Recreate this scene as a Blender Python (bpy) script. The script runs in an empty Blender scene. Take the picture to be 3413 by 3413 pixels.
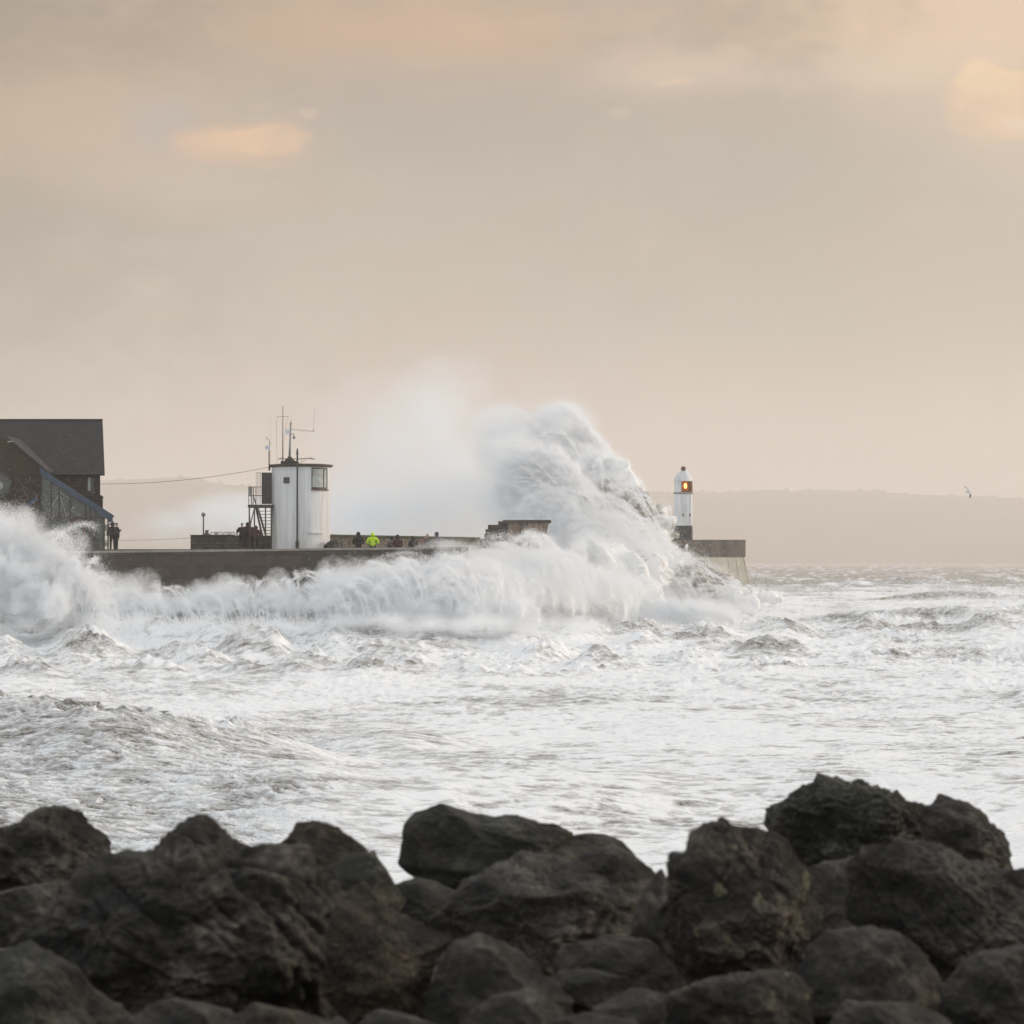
import bpy, bmesh, math, random
import numpy as np
from mathutils import Vector, Matrix

random.seed(7)
RS = np.random.RandomState(11)
sc = bpy.context.scene
COL = sc.collection

# ------------------------------------------------------------------ measures
F = 10800.0          # focal length in photo pixels
CX, HY, EYE = 1706.5, 1870.0, 6.0

def P(px, py, d):
    """point at distance d seen at photo pixel (px, py)"""
    return Vector(((px - CX) / F * d, d, EYE + (HY - py) / F * d))
def X(px, d): return (px - CX) / F * d
def Z(py, d): return EYE + (HY - py) / F * d

# ------------------------------------------------------------------ numpy noise
_perm = RS.permutation(256).astype(np.int32)
_perm = np.concatenate([_perm, _perm])
_g = RS.normal(size=(256, 3)).astype(np.float32)
_g /= np.linalg.norm(_g, axis=1)[:, None]

def pn(x, y, z=0.0):
    x = np.asarray(x, dtype=np.float32); y = np.asarray(y, dtype=np.float32)
    z = np.broadcast_to(np.asarray(z, dtype=np.float32), x.shape)
    xi = np.floor(x); yi = np.floor(y); zi = np.floor(z)
    xf = x - xi; yf = y - yi; zf = z - zi
    xi = xi.astype(np.int32) & 255; yi = yi.astype(np.int32) & 255; zi = zi.astype(np.int32) & 255
    u = xf * xf * xf * (xf * (xf * 6 - 15) + 10)
    v = yf * yf * yf * (yf * (yf * 6 - 15) + 10)
    w = zf * zf * zf * (zf * (zf * 6 - 15) + 10)
    def c(dx, dy, dz):
        h = _perm[_perm[_perm[(xi + dx) & 255] + ((yi + dy) & 255)] + ((zi + dz) & 255)]
        g = _g[h]
        return g[..., 0] * (xf - dx) + g[..., 1] * (yf - dy) + g[..., 2] * (zf - dz)
    a = c(0,0,0); a += u * (c(1,0,0) - a)
    b = c(0,1,0); b += u * (c(1,1,0) - b)
    a += v * (b - a)
    e = c(0,0,1); e += u * (c(1,0,1) - e)
    f = c(0,1,1); f += u * (c(1,1,1) - f)
    e += v * (f - e)
    return (a + w * (e - a)) * 1.6

def fbm(x, y, z=0.0, o=4, gain=0.5):
    s = 0; a = 1.0; f = 1.0
    for i in range(o):
        s = s + a * pn(x * f, y * f, np.asarray(z) * f + 17.3 * i); a *= gain; f *= 2.03
    return s
def sst(a, b, x):
    t = np.clip((x - a) / (b - a), 0, 1); return t * t * (3 - 2 * t)

# ------------------------------------------------------------------ objects
def tag(o, label=None, cat=None, group=None, kind=None):
    if label: o['label'] = label
    if cat: o['category'] = cat
    if group: o['group'] = group
    if kind: o['kind'] = kind
    return o
def empty(name, loc, label, cat, group=None, rz=0):
    o = bpy.data.objects.new(name, None); COL.objects.link(o)
    o.location = loc; o.rotation_euler = (0, 0, rz); o.empty_display_size = 0.3
    return tag(o, label, cat, group)
def link(name, me, mat=None, parent=None, smooth=False):
    o = bpy.data.objects.new(name, me); COL.objects.link(o)
    if mat is not None and len(me.materials) == 0: me.materials.append(mat)
    if parent is not None:
        o.parent = parent
        o.matrix_parent_inverse = (Matrix.Translation(parent_world(parent))).inverted()
    if smooth:
        me.polygons.foreach_set('use_smooth', [True] * len(me.polygons))
    return o
def parent_world(p):
    v = Vector((0, 0, 0))
    # world offset of a thing whose descendants are modelled in world space
    while p is not None:
        v = v + p.location; 
        if p.parent is None: break
        return Vector((0, 0, 0)) if p.location.length == 0 else v
    return v

class MB:
    """collects simple shapes in world coordinates into one mesh"""
    def __init__(s): s.v = []; s.f = []
    def quadbox(s, pts):
        n = len(s.v); s.v += [tuple(p) for p in pts]
        for q in ((0,3,2,1),(4,5,6,7),(0,1,5,4),(1,2,6,5),(2,3,7,6),(3,0,4,7)):
            s.f.append(tuple(n + i for i in q))
        return s
    def box(s, a, b):
        x0,y0,z0 = a; x1,y1,z1 = b
        if x0 > x1: x0,x1 = x1,x0
        if y0 > y1: y0,y1 = y1,y0
        if z0 > z1: z0,z1 = z1,z0
        return s.quadbox([(x0,y0,z0),(x1,y0,z0),(x1,y1,z0),(x0,y1,z0),(x0,y0,z1),(x1,y0,z1),(x1,y1,z1),(x0,y1,z1)])
    def pbox(s, px0, py0, px1, py1, d, depth):
        """box whose front face fills the pixel rectangle at distance d"""
        return s.box((X(px0,d), d, Z(py1,d)), (X(px1,d), d+depth, Z(py0,d)))
    def bar(s, a, b, w, h=None):
        a = Vector(a); b = Vector(b); h = h or w
        t = (b-a).normalized(); up = Vector((0,0,1)) if abs(t.z) < .95 else Vector((0,1,0))
        sx = t.cross(up).normalized()*w/2; sz = sx.cross(t).normalized()*h/2
        return s.quadbox([a-sx-sz, a+sx-sz, b+sx-sz, b-sx-sz, a-sx+sz, a+sx+sz, b+sx+sz, b-sx+sz])
    def tube(s, pts, r, n=8, cap=True):
        pts = [Vector(p) for p in pts]; rs = r if isinstance(r, (list,tuple)) else [r]*len(pts)
        base = len(s.v); prev = None
        for i,p in enumerate(pts):
            t = (pts[min(i+1,len(pts)-1)] - pts[max(i-1,0)]).normalized()
            if prev is None: nx = t.orthogonal().normalized()
            else: nx = (prev - t*prev.dot(t)).normalized()
            prev = nx; ny = t.cross(nx)
            for k in range(n):
                a = 2*math.pi*k/n
                s.v.append(tuple(p + (nx*math.cos(a)+ny*math.sin(a))*rs[i]))
        for i in range(len(pts)-1):
            for k in range(n):
                a = base+i*n+k; b = base+i*n+(k+1)%n
                s.f.append((a, b, b+n, a+n))
        if cap:
            s.f.append(tuple(base+k for k in reversed(range(n))))
            s.f.append(tuple(base+(len(pts)-1)*n+k for k in range(n)))
        return s
    def lathe(s, c, prof, n=32, a0=0.0):
        """prof: list of (radius, z) from bottom to top, around world (cx,cy)"""
        base = len(s.v)
        for r,z in prof:
            for k in range(n):
                a = a0 + 2*math.pi*k/n
                s.v.append((c[0]+r*math.cos(a), c[1]+r*math.sin(a), z))
        for i in range(len(prof)-1):
            for k in range(n):
                a = base+i*n+k; b = base+i*n+(k+1)%n
                s.f.append((a,b,b+n,a+n))
        s.f.append(tuple(base+k for k in reversed(range(n))))
        s.f.append(tuple(base+(len(prof)-1)*n+k for k in range(n)))
        return s
    def arc_panel(s, c, r0, r1, a0, a1, z0, z1, n=10):
        base = len(s.v)
        for k in range(n+1):
            a = a0+(a1-a0)*k/n
            for r in (r0,r1):
                for z in (z0,z1):
                    s.v.append((c[0]+r*math.cos(a), c[1]+r*math.sin(a), z))
        for k in range(n):
            b = base+4*k
            s.f += [(b,b+4,b+5,b+1),(b+2,b+3,b+7,b+6),(b,b+2,b+6,b+4),(b+1,b+5,b+7,b+3)]
        e = base+4*n
        s.f += [(base,base+1,base+3,base+2),(e,e+2,e+3,e+1)]
        return s
    def ball(s, c, r, n=12, m=8, sc_=(1,1,1)):
        prof_base = len(s.v); c = Vector(c)
        for i in range(m+1):
            th = math.pi*i/m
            for k in range(n):
                a = 2*math.pi*k/n
                s.v.append((c.x+r*sc_[0]*math.sin(th)*math.cos(a), c.y+r*sc_[1]*math.sin(th)*math.sin(a), c.z-r*sc_[2]*math.cos(th)))
        for i in range(m):
            for k in range(n):
                a = prof_base+i*n+k; b = prof_base+i*n+(k+1)%n
                s.f.append((a,b,b+n,a+n))
        return s
    def prism(s, poly, y0, y1):
        """polygon given as (x,z) points, extruded in y"""
        n = len(poly); b = len(s.v)
        s.v += [(x,y0,z) for x,z in poly] + [(x,y1,z) for x,z in poly]
        s.f.append(tuple(b+i for i in range(n))); s.f.append(tuple(b+n+i for i in reversed(range(n))))
        for i in range(n):
            j = (i+1)%n; s.f.append((b+i, b+n+i, b+n+j, b+j))
        return s
    def build(s, name, mat, parent=None, smooth=False, bevel=0):
        me = bpy.data.meshes.new(name); me.from_pydata(s.v, [], s.f); me.validate()
        bm = bmesh.new(); bm.from_mesh(me)
        bmesh.ops.recalc_face_normals(bm, faces=bm.faces)
        if bevel:
            bmesh.ops.bevel(bm, geom=[e for e in bm.edges], offset=bevel, segments=2, affect='EDGES')
        bm.to_mesh(me); bm.free()
        o = link(name, me, mat, parent)
        if smooth:
            me.polygons.foreach_set('use_smooth', [True]*len(me.polygons))
        return o

# ------------------------------------------------------------------ materials
def newmat(name):
    m = bpy.data.materials.new(name); m.use_nodes = True
    nt = m.node_tree; b = nt.nodes['Principled BSDF']
    return m, nt, b
def N(nt, t, **kw):
    n = nt.nodes.new(t)
    for k, v in kw.items(): setattr(n, k, v)
    return n
def noise_tex(nt, scale, detail=5, rough=.6, vec=None, dist=0, mscale=None, rot=None):
    tc = N(nt, 'ShaderNodeTexCoord'); mp = N(nt, 'ShaderNodeMapping')
    nt.links.new(tc.outputs['Object'], mp.inputs['Vector'])
    if mscale: mp.inputs['Scale'].default_value = mscale
    if rot: mp.inputs['Rotation'].default_value = rot
    n = N(nt, 'ShaderNodeTexNoise'); n.inputs['Scale'].default_value = scale
    n.inputs['Detail'].default_value = detail; n.inputs['Roughness'].default_value = rough
    n.inputs['Distortion'].default_value = dist
    nt.links.new(mp.outputs[0], n.inputs['Vector'])
    return n
def ramp(nt, src, stops):
    r = N(nt, 'ShaderNodeValToRGB'); e = r.color_ramp.elements
    while len(e) < len(stops): e.new(.5)
    for i,(p,c) in enumerate(stops):
        e[i].position = p; e[i].color = (c if len(c) == 4 else (*c,1))
    nt.links.new(src, r.inputs['Fac']); return r
def weathered(name, c0, c1, scale=2.0, rough=.85, bump=.3, bscale=14, mscale=None, metal=0, lo=.35, hi=.68):
    m, nt, b = newmat(name)
    n = noise_tex(nt, scale, 8, .65, mscale=mscale)
    r = ramp(nt, n.outputs['Fac'], [(lo, c0), (hi, c1)])
    nt.links.new(r.outputs[0], b.inputs['Base Color'])
    b.inputs['Roughness'].default_value = rough; b.inputs['Metallic'].default_value = metal
    if bump:
        n2 = noise_tex(nt, bscale, 6, .7)
        bp = N(nt, 'ShaderNodeBump'); bp.inputs['Strength'].default_value = bump; bp.inputs['Distance'].default_value = .05
        nt.links.new(n2.outputs['Fac'], bp.inputs['Height']); nt.links.new(bp.outputs[0], b.inputs['Normal'])
    return m
def brickmat(name, c1, c2, mortar, bw, bh, msize=.02):
    m, nt, b = newmat(name)
    tc = N(nt, 'ShaderNodeTexCoord'); sp = N(nt, 'ShaderNodeSeparateXYZ'); cb = N(nt, 'ShaderNodeCombineXYZ')
    nt.links.new(tc.outputs['Object'], sp.inputs[0])
    ad = N(nt, 'ShaderNodeMath', operation='ADD')
    nt.links.new(sp.outputs[0], ad.inputs[0]); nt.links.new(sp.outputs[1], ad.inputs[1])
    nt.links.new(ad.outputs[0], cb.inputs[0]); nt.links.new(sp.outputs[2], cb.inputs[1])
    br = N(nt, 'ShaderNodeTexBrick'); nt.links.new(cb.outputs[0], br.inputs['Vector'])
    br.inputs['Scale'].default_value = 1; br.inputs['Brick Width'].default_value = bw; br.inputs['Row Height'].default_value = bh
    br.inputs['Mortar Size'].default_value = msize
    br.inputs['Color1'].default_value = (*c1,1); br.inputs['Color2'].default_value = (*c2,1); br.inputs['Mortar'].default_value = (*mortar,1)
    n = noise_tex(nt, 1.3, 7, .7)
    mx = N(nt, 'ShaderNodeMix', data_type='RGBA', blend_type='MULTIPLY'); mx.inputs[0].default_value = .8
    r = ramp(nt, n.outputs['Fac'], [(.3,(.45,.43,.4)),(.7,(1.15,1.1,1.05))])
    nt.links.new(br.outputs['Color'], mx.inputs[6]); nt.links.new(r.outputs[0], mx.inputs[7])
    nt.links.new(mx.outputs[2], b.inputs['Base Color']); b.inputs['Roughness'].default_value = .9
    bp = N(nt, 'ShaderNodeBump'); bp.inputs['Strength'].default_value = .5; bp.inputs['Distance'].default_value = .03
    nt.links.new(br.outputs['Fac'], bp.inputs['Height']); bp.invert = True
    nt.links.new(bp.outputs[0], b.inputs['Normal'])
    return m

M = {}
M['white'] = weathered('white_render', (.5,.51,.515), (.68,.695,.705), 1.3, .65, .15, 20, mscale=(1.6,1.6,.14), lo=.3, hi=.56)
M['concrete'] = weathered('wet_concrete', (.028,.025,.021), (.125,.108,.088), .75, .6, .7, 5, mscale=(1.3,1,.3), lo=.32, hi=.7)
M['coping'] = weathered('pale_coping', (.2,.19,.165), (.36,.34,.3), 2, .8, .3, 12)
M['pier'] = weathered('pier_concrete', (.1,.085,.068), (.23,.195,.155), .7, .85, .4, 5, mscale=(1.6,1,.3))
M['apron'] = weathered('pale_apron', (.5,.45,.35), (.7,.64,.52), .8, .8, .3, 6, mscale=(1,1,.3))
M['stone'] = brickmat('rubble_stone', (.26,.21,.15), (.48,.4,.3), (.18,.15,.12), .5, .22, .02)
M['darkstone'] = brickmat('dark_rubble', (.06,.065,.05), (.13,.12,.09), (.045,.045,.035), .45, .2, .02)
M['brick'] = brickmat('brown_brick', (.048,.033,.021), (.075,.05,.03), (.045,.037,.028), .23, .08, .012)
M['slate'] = brickmat('roof_slate', (.02,.021,.024), (.031,.031,.035), (.018,.018,.02), .3, .2, .012)
M['dark'] = weathered('dark_painted_steel', (.02,.018,.016), (.06,.045,.035), 5, .6, .1)
M['rust'] = weathered('rusty_steel', (.06,.03,.018), (.16,.08,.045), 6, .8, .2)
M['galv'] = weathered('galvanised', (.2,.21,.22), (.36,.37,.38), 4, .5, .1, metal=.3)
M['blue'] = weathered('blue_board', (.028,.052,.085), (.04,.075,.12), 2, .5, .1)
M['black'] = weathered('black_paint', (.012,.012,.013), (.035,.033,.032), 3, .5, .1)
M['lightbox'] = weathered('pale_box', (.5,.55,.6), (.7,.73,.77), 3, .5, .05)
M['frame'] = weathered('window_frame', (.02,.018,.018), (.045,.04,.036), 6, .5, .05)
M['framewhite'] = weathered('white_frame', (.3,.31,.3), (.42,.42,.4), 6, .5, .05)
M['rail'] = weathered('railing_paint', (.03,.02,.018), (.08,.05,.04), 5, .6, .1)
M['pierstone'] = weathered('bastion_stone', (.09,.07,.055), (.33,.26,.2), 1.1, .85, .6, 7, mscale=(1.6,1,.5))
M['darkconc'] = weathered('step_stone', (.03,.028,.024), (.1,.09,.075), 2.5, .8, .6, 9)
M['moss'] = weathered('green_stone', (.1,.12,.07), (.2,.19,.13), 3, .9, .4)
M['signwhite'] = weathered('sign_white', (.5,.5,.5), (.62,.62,.62), 4, .5, 0)
M['signred'] = weathered('sign_red', (.4,.04,.03), (.5,.06,.05), 4, .5, 0)
def glassy(name, col, rough=.08, spec=.8):
    m, nt, b = newmat(name)
    n = noise_tex(nt, 1.5, 3)
    r = ramp(nt, n.outputs['Fac'], [(.35,[c*.7 for c in col]), (.65, col)])
    nt.links.new(r.outputs[0], b.inputs['Base Color'])
    b.inputs['Roughness'].default_value = rough; b.inputs['Specular IOR Level'].default_value = spec
    return m
M['pane'] = glassy('window_pane', (.42,.48,.45))
M['panedark'] = glassy('dark_pane', (.06,.065,.06))
M['panegrey'] = glassy('conservatory_pane', (.1,.115,.1), .15, .5)

# rocks
def rockmat(name, dark, light, rust=0.0, lichen=0.0, seed=0):
    m, nt, b = newmat(name)
    n = noise_tex(nt, 1.4, 10, .68, dist=.4, mscale=(1,1,1.6), rot=(0,.6,0))
    r = ramp(nt, n.outputs['Fac'], [(.40, dark), (.50, [ (a+c)/2*.62 for a,c in zip(dark,light)]), (.60, light), (.72, [c*1.5 for c in light])])
    last = r.outputs[0]
    n3 = noise_tex(nt, 5.5, 6, .7)
    r3 = ramp(nt, n3.outputs['Fac'], [(.55,(0,0,0)), (.66,(1,1,1))])
    mx = N(nt, 'ShaderNodeMix', data_type='RGBA'); mx.inputs[7].default_value = (.11,.075,.048,1) if rust else (.075,.062,.047,1)
    mu = N(nt, 'ShaderNodeMath', operation='MULTIPLY'); mu.inputs[1].default_value = .35 + rust*.25
    nt.links.new(r3.outputs[0], mu.inputs[0]); nt.links.new(mu.outputs[0], mx.inputs[0]); nt.links.new(last, mx.inputs[6]); last = mx.outputs[2]
    if lichen:
        n4 = noise_tex(nt, 13.0, 3, .5, mscale=(1,1,.5))
        r4 = ramp(nt, n4.outputs['Fac'], [(.64,(0,0,0)), (.69,(1,1,1))])
        mx4 = N(nt, 'ShaderNodeMix', data_type='RGBA'); mx4.inputs[7].default_value = (.15,.145,.09,1)
        mu4 = N(nt, 'ShaderNodeMath', operation='MULTIPLY'); mu4.inputs[1].default_value = lichen
        nt.links.new(r4.outputs[0], mu4.inputs[0]); nt.links.new(mu4.outputs[0], mx4.inputs[0]); nt.links.new(last, mx4.inputs[6]); last = mx4.outputs[2]
    ge = N(nt, 'ShaderNodeNewGeometry'); pr = ramp(nt, ge.outputs['Pointiness'], [(.45,(.6,.6,.6)),(.5,(1,1,1)),(.56,(1.9,1.84,1.72))])  # edge highlights and darker creases painted into the colour; edges also worn pale
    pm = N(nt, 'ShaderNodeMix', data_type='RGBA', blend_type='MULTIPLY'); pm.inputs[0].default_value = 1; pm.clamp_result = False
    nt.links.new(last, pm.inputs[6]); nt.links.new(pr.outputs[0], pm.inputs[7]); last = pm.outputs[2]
    nt.links.new(last, b.inputs['Base Color'])
    b.inputs['Roughness'].default_value = .72; b.inputs['Specular IOR Level'].default_value = .35
    n2 = noise_tex(nt, 9, 9, .72, mscale=(1,1,2.2), rot=(0,.6,0))
    bp = N(nt, 'ShaderNodeBump'); bp.inputs['Strength'].default_value = 1; bp.inputs['Distance'].default_value = .045
    nt.links.new(n2.outputs['Fac'], bp.inputs['Height']); nt.links.new(bp.outputs[0], b.inputs['Normal'])
    return m
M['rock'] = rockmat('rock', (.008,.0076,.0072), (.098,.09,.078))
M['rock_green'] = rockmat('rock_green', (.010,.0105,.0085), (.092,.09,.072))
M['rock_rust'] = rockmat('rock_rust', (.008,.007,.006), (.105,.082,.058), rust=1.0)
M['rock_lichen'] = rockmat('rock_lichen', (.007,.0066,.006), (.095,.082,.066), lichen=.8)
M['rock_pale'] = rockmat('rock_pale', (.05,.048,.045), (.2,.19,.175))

# ------------------------------------------------------------------ water materials
def foam_nodes(nt, b, scale, mscale, rot, white=(.86,.885,.91), brown=(.13,.12,.10), bumpd=.10, lo=.42, hi=.58, spread=.55, streaks=()):
    at = N(nt, 'ShaderNodeAttribute', attribute_name='foam')
    n = noise_tex(nt, scale, 9, .72, mscale=mscale, rot=rot, dist=.6)
    a = N(nt, 'ShaderNodeMath', operation='SUBTRACT'); a.inputs[1].default_value = .5
    nt.links.new(n.outputs['Fac'], a.inputs[0])
    mm = N(nt, 'ShaderNodeMath', operation='MULTIPLY'); mm.inputs[1].default_value = spread*4
    nt.links.new(a.outputs[0], mm.inputs[0])
    ad = N(nt, 'ShaderNodeMath', operation='ADD'); nt.links.new(mm.outputs[0], ad.inputs[0]); nt.links.new(at.outputs['Fac'], ad.inputs[1])
    fin = ad.outputs[0]
    for sc_, gn_ in streaks: fin = streak_nodes(nt, sc_, gn_, fin)
    r = ramp(nt, fin, [(lo-.22,(0,0,0)), (lo+.0,(.42,.42,.42)), (hi+.14,(1,1,1))])
    mx = N(nt, 'ShaderNodeMix', data_type='RGBA')
    mx.inputs[6].default_value = (*brown,1); mx.inputs[7].default_value = (*white,1)
    nt.links.new(r.outputs[0], mx.inputs[0]); nt.links.new(mx.outputs[2], b.inputs['Base Color'])
    rr = N(nt, 'ShaderNodeMapRange'); rr.inputs[3].default_value = .25; rr.inputs[4].default_value = .9
    nt.links.new(r.outputs[0], rr.inputs[0]); nt.links.new(rr.outputs[0], b.inputs['Roughness'])
    bp = N(nt, 'ShaderNodeBump'); bp.inputs['Strength'].default_value = .7; bp.inputs['Distance'].default_value = bumpd
    nt.links.new(fin, bp.inputs['Height']); nt.links.new(bp.outputs[0], b.inputs['Normal'])
    b.inputs['IOR'].default_value = 1.33
def streak_nodes(nt, scale, gain, prev):
    fx_ = N(nt, 'ShaderNodeMix', data_type='FLOAT'); wt_ = N(nt, 'ShaderNodeAttribute', attribute_name='leftness'); nt.links.new(wt_.outputs['Fac'], fx_.inputs[0])
    for sock, an in ((3, 'flow_left'), (2, 'flow_right')):
        at = N(nt, 'ShaderNodeAttribute', attribute_name=an)
        n = N(nt, 'ShaderNodeTexNoise'); n.inputs['Scale'].default_value = scale; n.inputs['Detail'].default_value = 8; n.inputs['Roughness'].default_value = .68; n.inputs['Distortion'].default_value = .5
        nt.links.new(at.outputs['Vector'], n.inputs['Vector']); nt.links.new(n.outputs['Fac'], fx_.inputs[sock])
    a = N(nt, 'ShaderNodeMath', operation='SUBTRACT'); a.inputs[1].default_value = .5; nt.links.new(fx_.outputs[0], a.inputs[0])
    m_ = N(nt, 'ShaderNodeMath', operation='MULTIPLY_ADD'); m_.inputs[1].default_value = gain; nt.links.new(a.outputs[0], m_.inputs[0]); nt.links.new(prev, m_.inputs[2])
    return m_.outputs[0]
m, nt, b = newmat('sea_water'); foam_nodes(nt, b, 3.2, (.5,.7,1), (0,0,.2), spread=.2, streaks=((1.0,1.5),(3.1,.9))); M['sea'] = m
m, nt, b = newmat('breaking_wave'); foam_nodes(nt, b, 1.1, (.45,1,1.6), (0,math.radians(38),0), white=(.9,.91,.91), brown=(.3,.26,.215), bumpd=.08); M['wave'] = m

def dropmat(name, col):
    m = bpy.data.materials.new(name); m.use_nodes = True; nt = m.node_tree; nt.nodes.clear()
    out = N(nt, 'ShaderNodeOutputMaterial'); d = N(nt, 'ShaderNodeBsdfDiffuse'); t = N(nt, 'ShaderNodeBsdfTranslucent')
    mx = N(nt, 'ShaderNodeMixShader'); mx.inputs[0].default_value = .4
    d.inputs[0].default_value = (*col,1); t.inputs[0].default_value = (*col,1)
    nt.links.new(d.outputs[0], mx.inputs[1]); nt.links.new(t.outputs[0], mx.inputs[2]); nt.links.new(mx.outputs[0], out.inputs[0])
    return m
M['drop'] = dropmat('spray_droplets', (.93,.945,.96))

# geometry nodes: vertices -> round droplets
gt = bpy.data.node_groups.new('droplets', 'GeometryNodeTree')
gt.interface.new_socket('Geometry', in_out='INPUT', socket_type='NodeSocketGeometry')
gt.interface.new_socket('Geometry', in_out='OUTPUT', socket_type='NodeSocketGeometry')
gi = gt.nodes.new('NodeGroupInput'); go = gt.nodes.new('NodeGroupOutput')
mp_ = gt.nodes.new('GeometryNodeMeshToPoints'); na = gt.nodes.new('GeometryNodeInputNamedAttribute'); na.data_type = 'FLOAT'
na.inputs['Name'].default_value = 'rad'; sm = gt.nodes.new('GeometryNodeSetMaterial'); sm.inputs['Material'].default_value = M['drop']
gt.links.new(gi.outputs[0], mp_.inputs['Mesh']); gt.links.new(na.outputs[0], mp_.inputs['Radius'])
gt.links.new(mp_.outputs[0], sm.inputs[0]); gt.links.new(sm.outputs[0], go.inputs[0])

def npmesh(name, v, f=None):
    me = bpy.data.meshes.new(name)
    v = np.ascontiguousarray(v, dtype=np.float32)
    me.vertices.add(len(v)); me.vertices.foreach_set('co', v.ravel())
    if f is not None:
        f = np.ascontiguousarray(f, dtype=np.int32); k = f.shape[1]
        me.loops.add(f.size); me.loops.foreach_set('vertex_index', f.ravel())
        me.polygons.add(len(f)); me.polygons.foreach_set('loop_start', np.arange(0, f.size, k, dtype=np.int32))
        try: me.polygons.foreach_set('loop_total', np.full(len(f), k, dtype=np.int32))
        except Exception: pass
        me.polygons.foreach_set('use_smooth', np.ones(len(f), dtype=bool))
    me.update(); return me
def droplets(name, pts, rad, label):
    me = npmesh(name, pts)
    a = me.attributes.new('rad', 'FLOAT', 'POINT'); a.data.foreach_set('value', np.ascontiguousarray(rad, dtype=np.float32))
    me.materials.append(M['drop'])
    o = bpy.data.objects.new(name, me); COL.objects.link(o)
    md = o.modifiers.new('droplets', 'NODES'); md.node_group = gt
    return tag(o, label, 'sea spray', None, 'stuff')

# ================================================================== WORLD
w = bpy.data.worlds.new('World'); sc.world = w; w.use_nodes = True
nt = w.node_tree; nt.nodes.clear(); L = nt.links
SUN_EL, SUN_AZ = math.radians(14), math.radians(72)      # azimuth right of the view direction
out = N(nt,'ShaderNodeOutputWorld'); bg = N(nt,'ShaderNodeBackground'); bg.inputs[1].default_value = .1
L.new(bg.outputs[0], out.inputs[0])
sky = N(nt,'ShaderNodeTexSky'); sky.sky_type = 'NISHITA'; sky.sun_disc = False
sky.sun_elevation = SUN_EL; sky.sun_rotation = SUN_AZ; sky.air_density = 1.5; sky.dust_density = 3
tc = N(nt,'ShaderNodeTexCoord'); sp = N(nt,'ShaderNodeSeparateXYZ'); L.new(tc.outputs['Generated'], sp.inputs[0])
def mth(op, a, b_=None, clamp=False):
    n = N(nt,'ShaderNodeMath', operation=op); n.use_clamp = clamp
    for i, s in enumerate((a, b_)):
        if s is None: continue
        if isinstance(s, (int,float)): n.inputs[i].default_value = s
        else: L.new(s, n.inputs[i])
    return n.outputs[0]
def mixc(fac, a, b_):
    n = N(nt,'ShaderNodeMix', data_type='RGBA')
    if isinstance(fac,(int,float)): n.inputs[0].default_value = fac
    else: L.new(fac, n.inputs[0])
    for i,s in ((6,a),(7,b_)):
        if isinstance(s,(tuple,list)): n.inputs[i].default_value = (*s,1)
        else: L.new(s, n.inputs[i])
    return n.outputs[2]
yy = mth('MAXIMUM', sp.outputs[1], .05)
u = mth('DIVIDE', sp.outputs[0], yy); v = mth('DIVIDE', sp.outputs[2], yy)
cmb = N(nt,'ShaderNodeCombineXYZ'); L.new(u, cmb.inputs[0]); L.new(v, cmb.inputs[1])
def wnoise(scale, sx=1, sy=1, detail=6, rough=.55, off=0, dist=0):
    mp = N(nt,'ShaderNodeMapping'); mp.inputs['Scale'].default_value = (sx,sy,1); mp.inputs['Location'].default_value = (off,off*1.7,off)
    L.new(cmb.outputs[0], mp.inputs[0]); n = N(nt,'ShaderNodeTexNoise'); n.inputs['Scale'].default_value = scale
    n.inputs['Detail'].default_value = detail; n.inputs['Roughness'].default_value = rough; n.inputs['Distortion'].default_value = dist
    L.new(mp.outputs[0], n.inputs['Vector']); return n.outputs['Fac']
wa = wnoise(14, 1, 1.7, off=3.1); wb = wnoise(14, 1, 1.7, off=9.7)
fine_ = mth('SUBTRACT', wnoise(55, 1, 1.5, detail=7, rough=.62, off=15.5), .5)
wu = mth('ADD', u, mth('MULTIPLY', mth('SUBTRACT', wa, .5), .034))
wv = mth('ADD', v, mth('MULTIPLY', mth('SUBTRACT', wb, .5), .022))
def lin(c): return tuple((x/255/12.92 if x/255 <= .04045 else ((x/255+.055)/1.055)**2.4) for x in c)
S10 = lambda c, k=1.0: tuple(x*10*k for x in lin(c))
vr = N(nt,'ShaderNodeMapRange'); vr.inputs[1].default_value = 0; vr.inputs[2].default_value = .2; L.new(v, vr.inputs[0])
gr = N(nt,'ShaderNodeValToRGB'); L.new(vr.outputs[0], gr.inputs[0]); e = gr.color_ramp.elements
GR = [(0,(230,215,203)),(.16,(220,208,195)),(.35,(190,182,169)),(.6,(184,172,156)),(.8,(178,153,128)),(1,(176,147,119))]
while len(e) < len(GR): e.new(.5)
for i,(p_,c_) in enumerate(GR): e[i].position = p_; e[i].color = (*lin(c_),1)
sc10 = N(nt,'ShaderNodeVectorMath', operation='SCALE'); sc10.inputs['Scale'].default_value = 10; L.new(gr.outputs[0], sc10.inputs[0])
cur = sc10.outputs[0]
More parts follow.
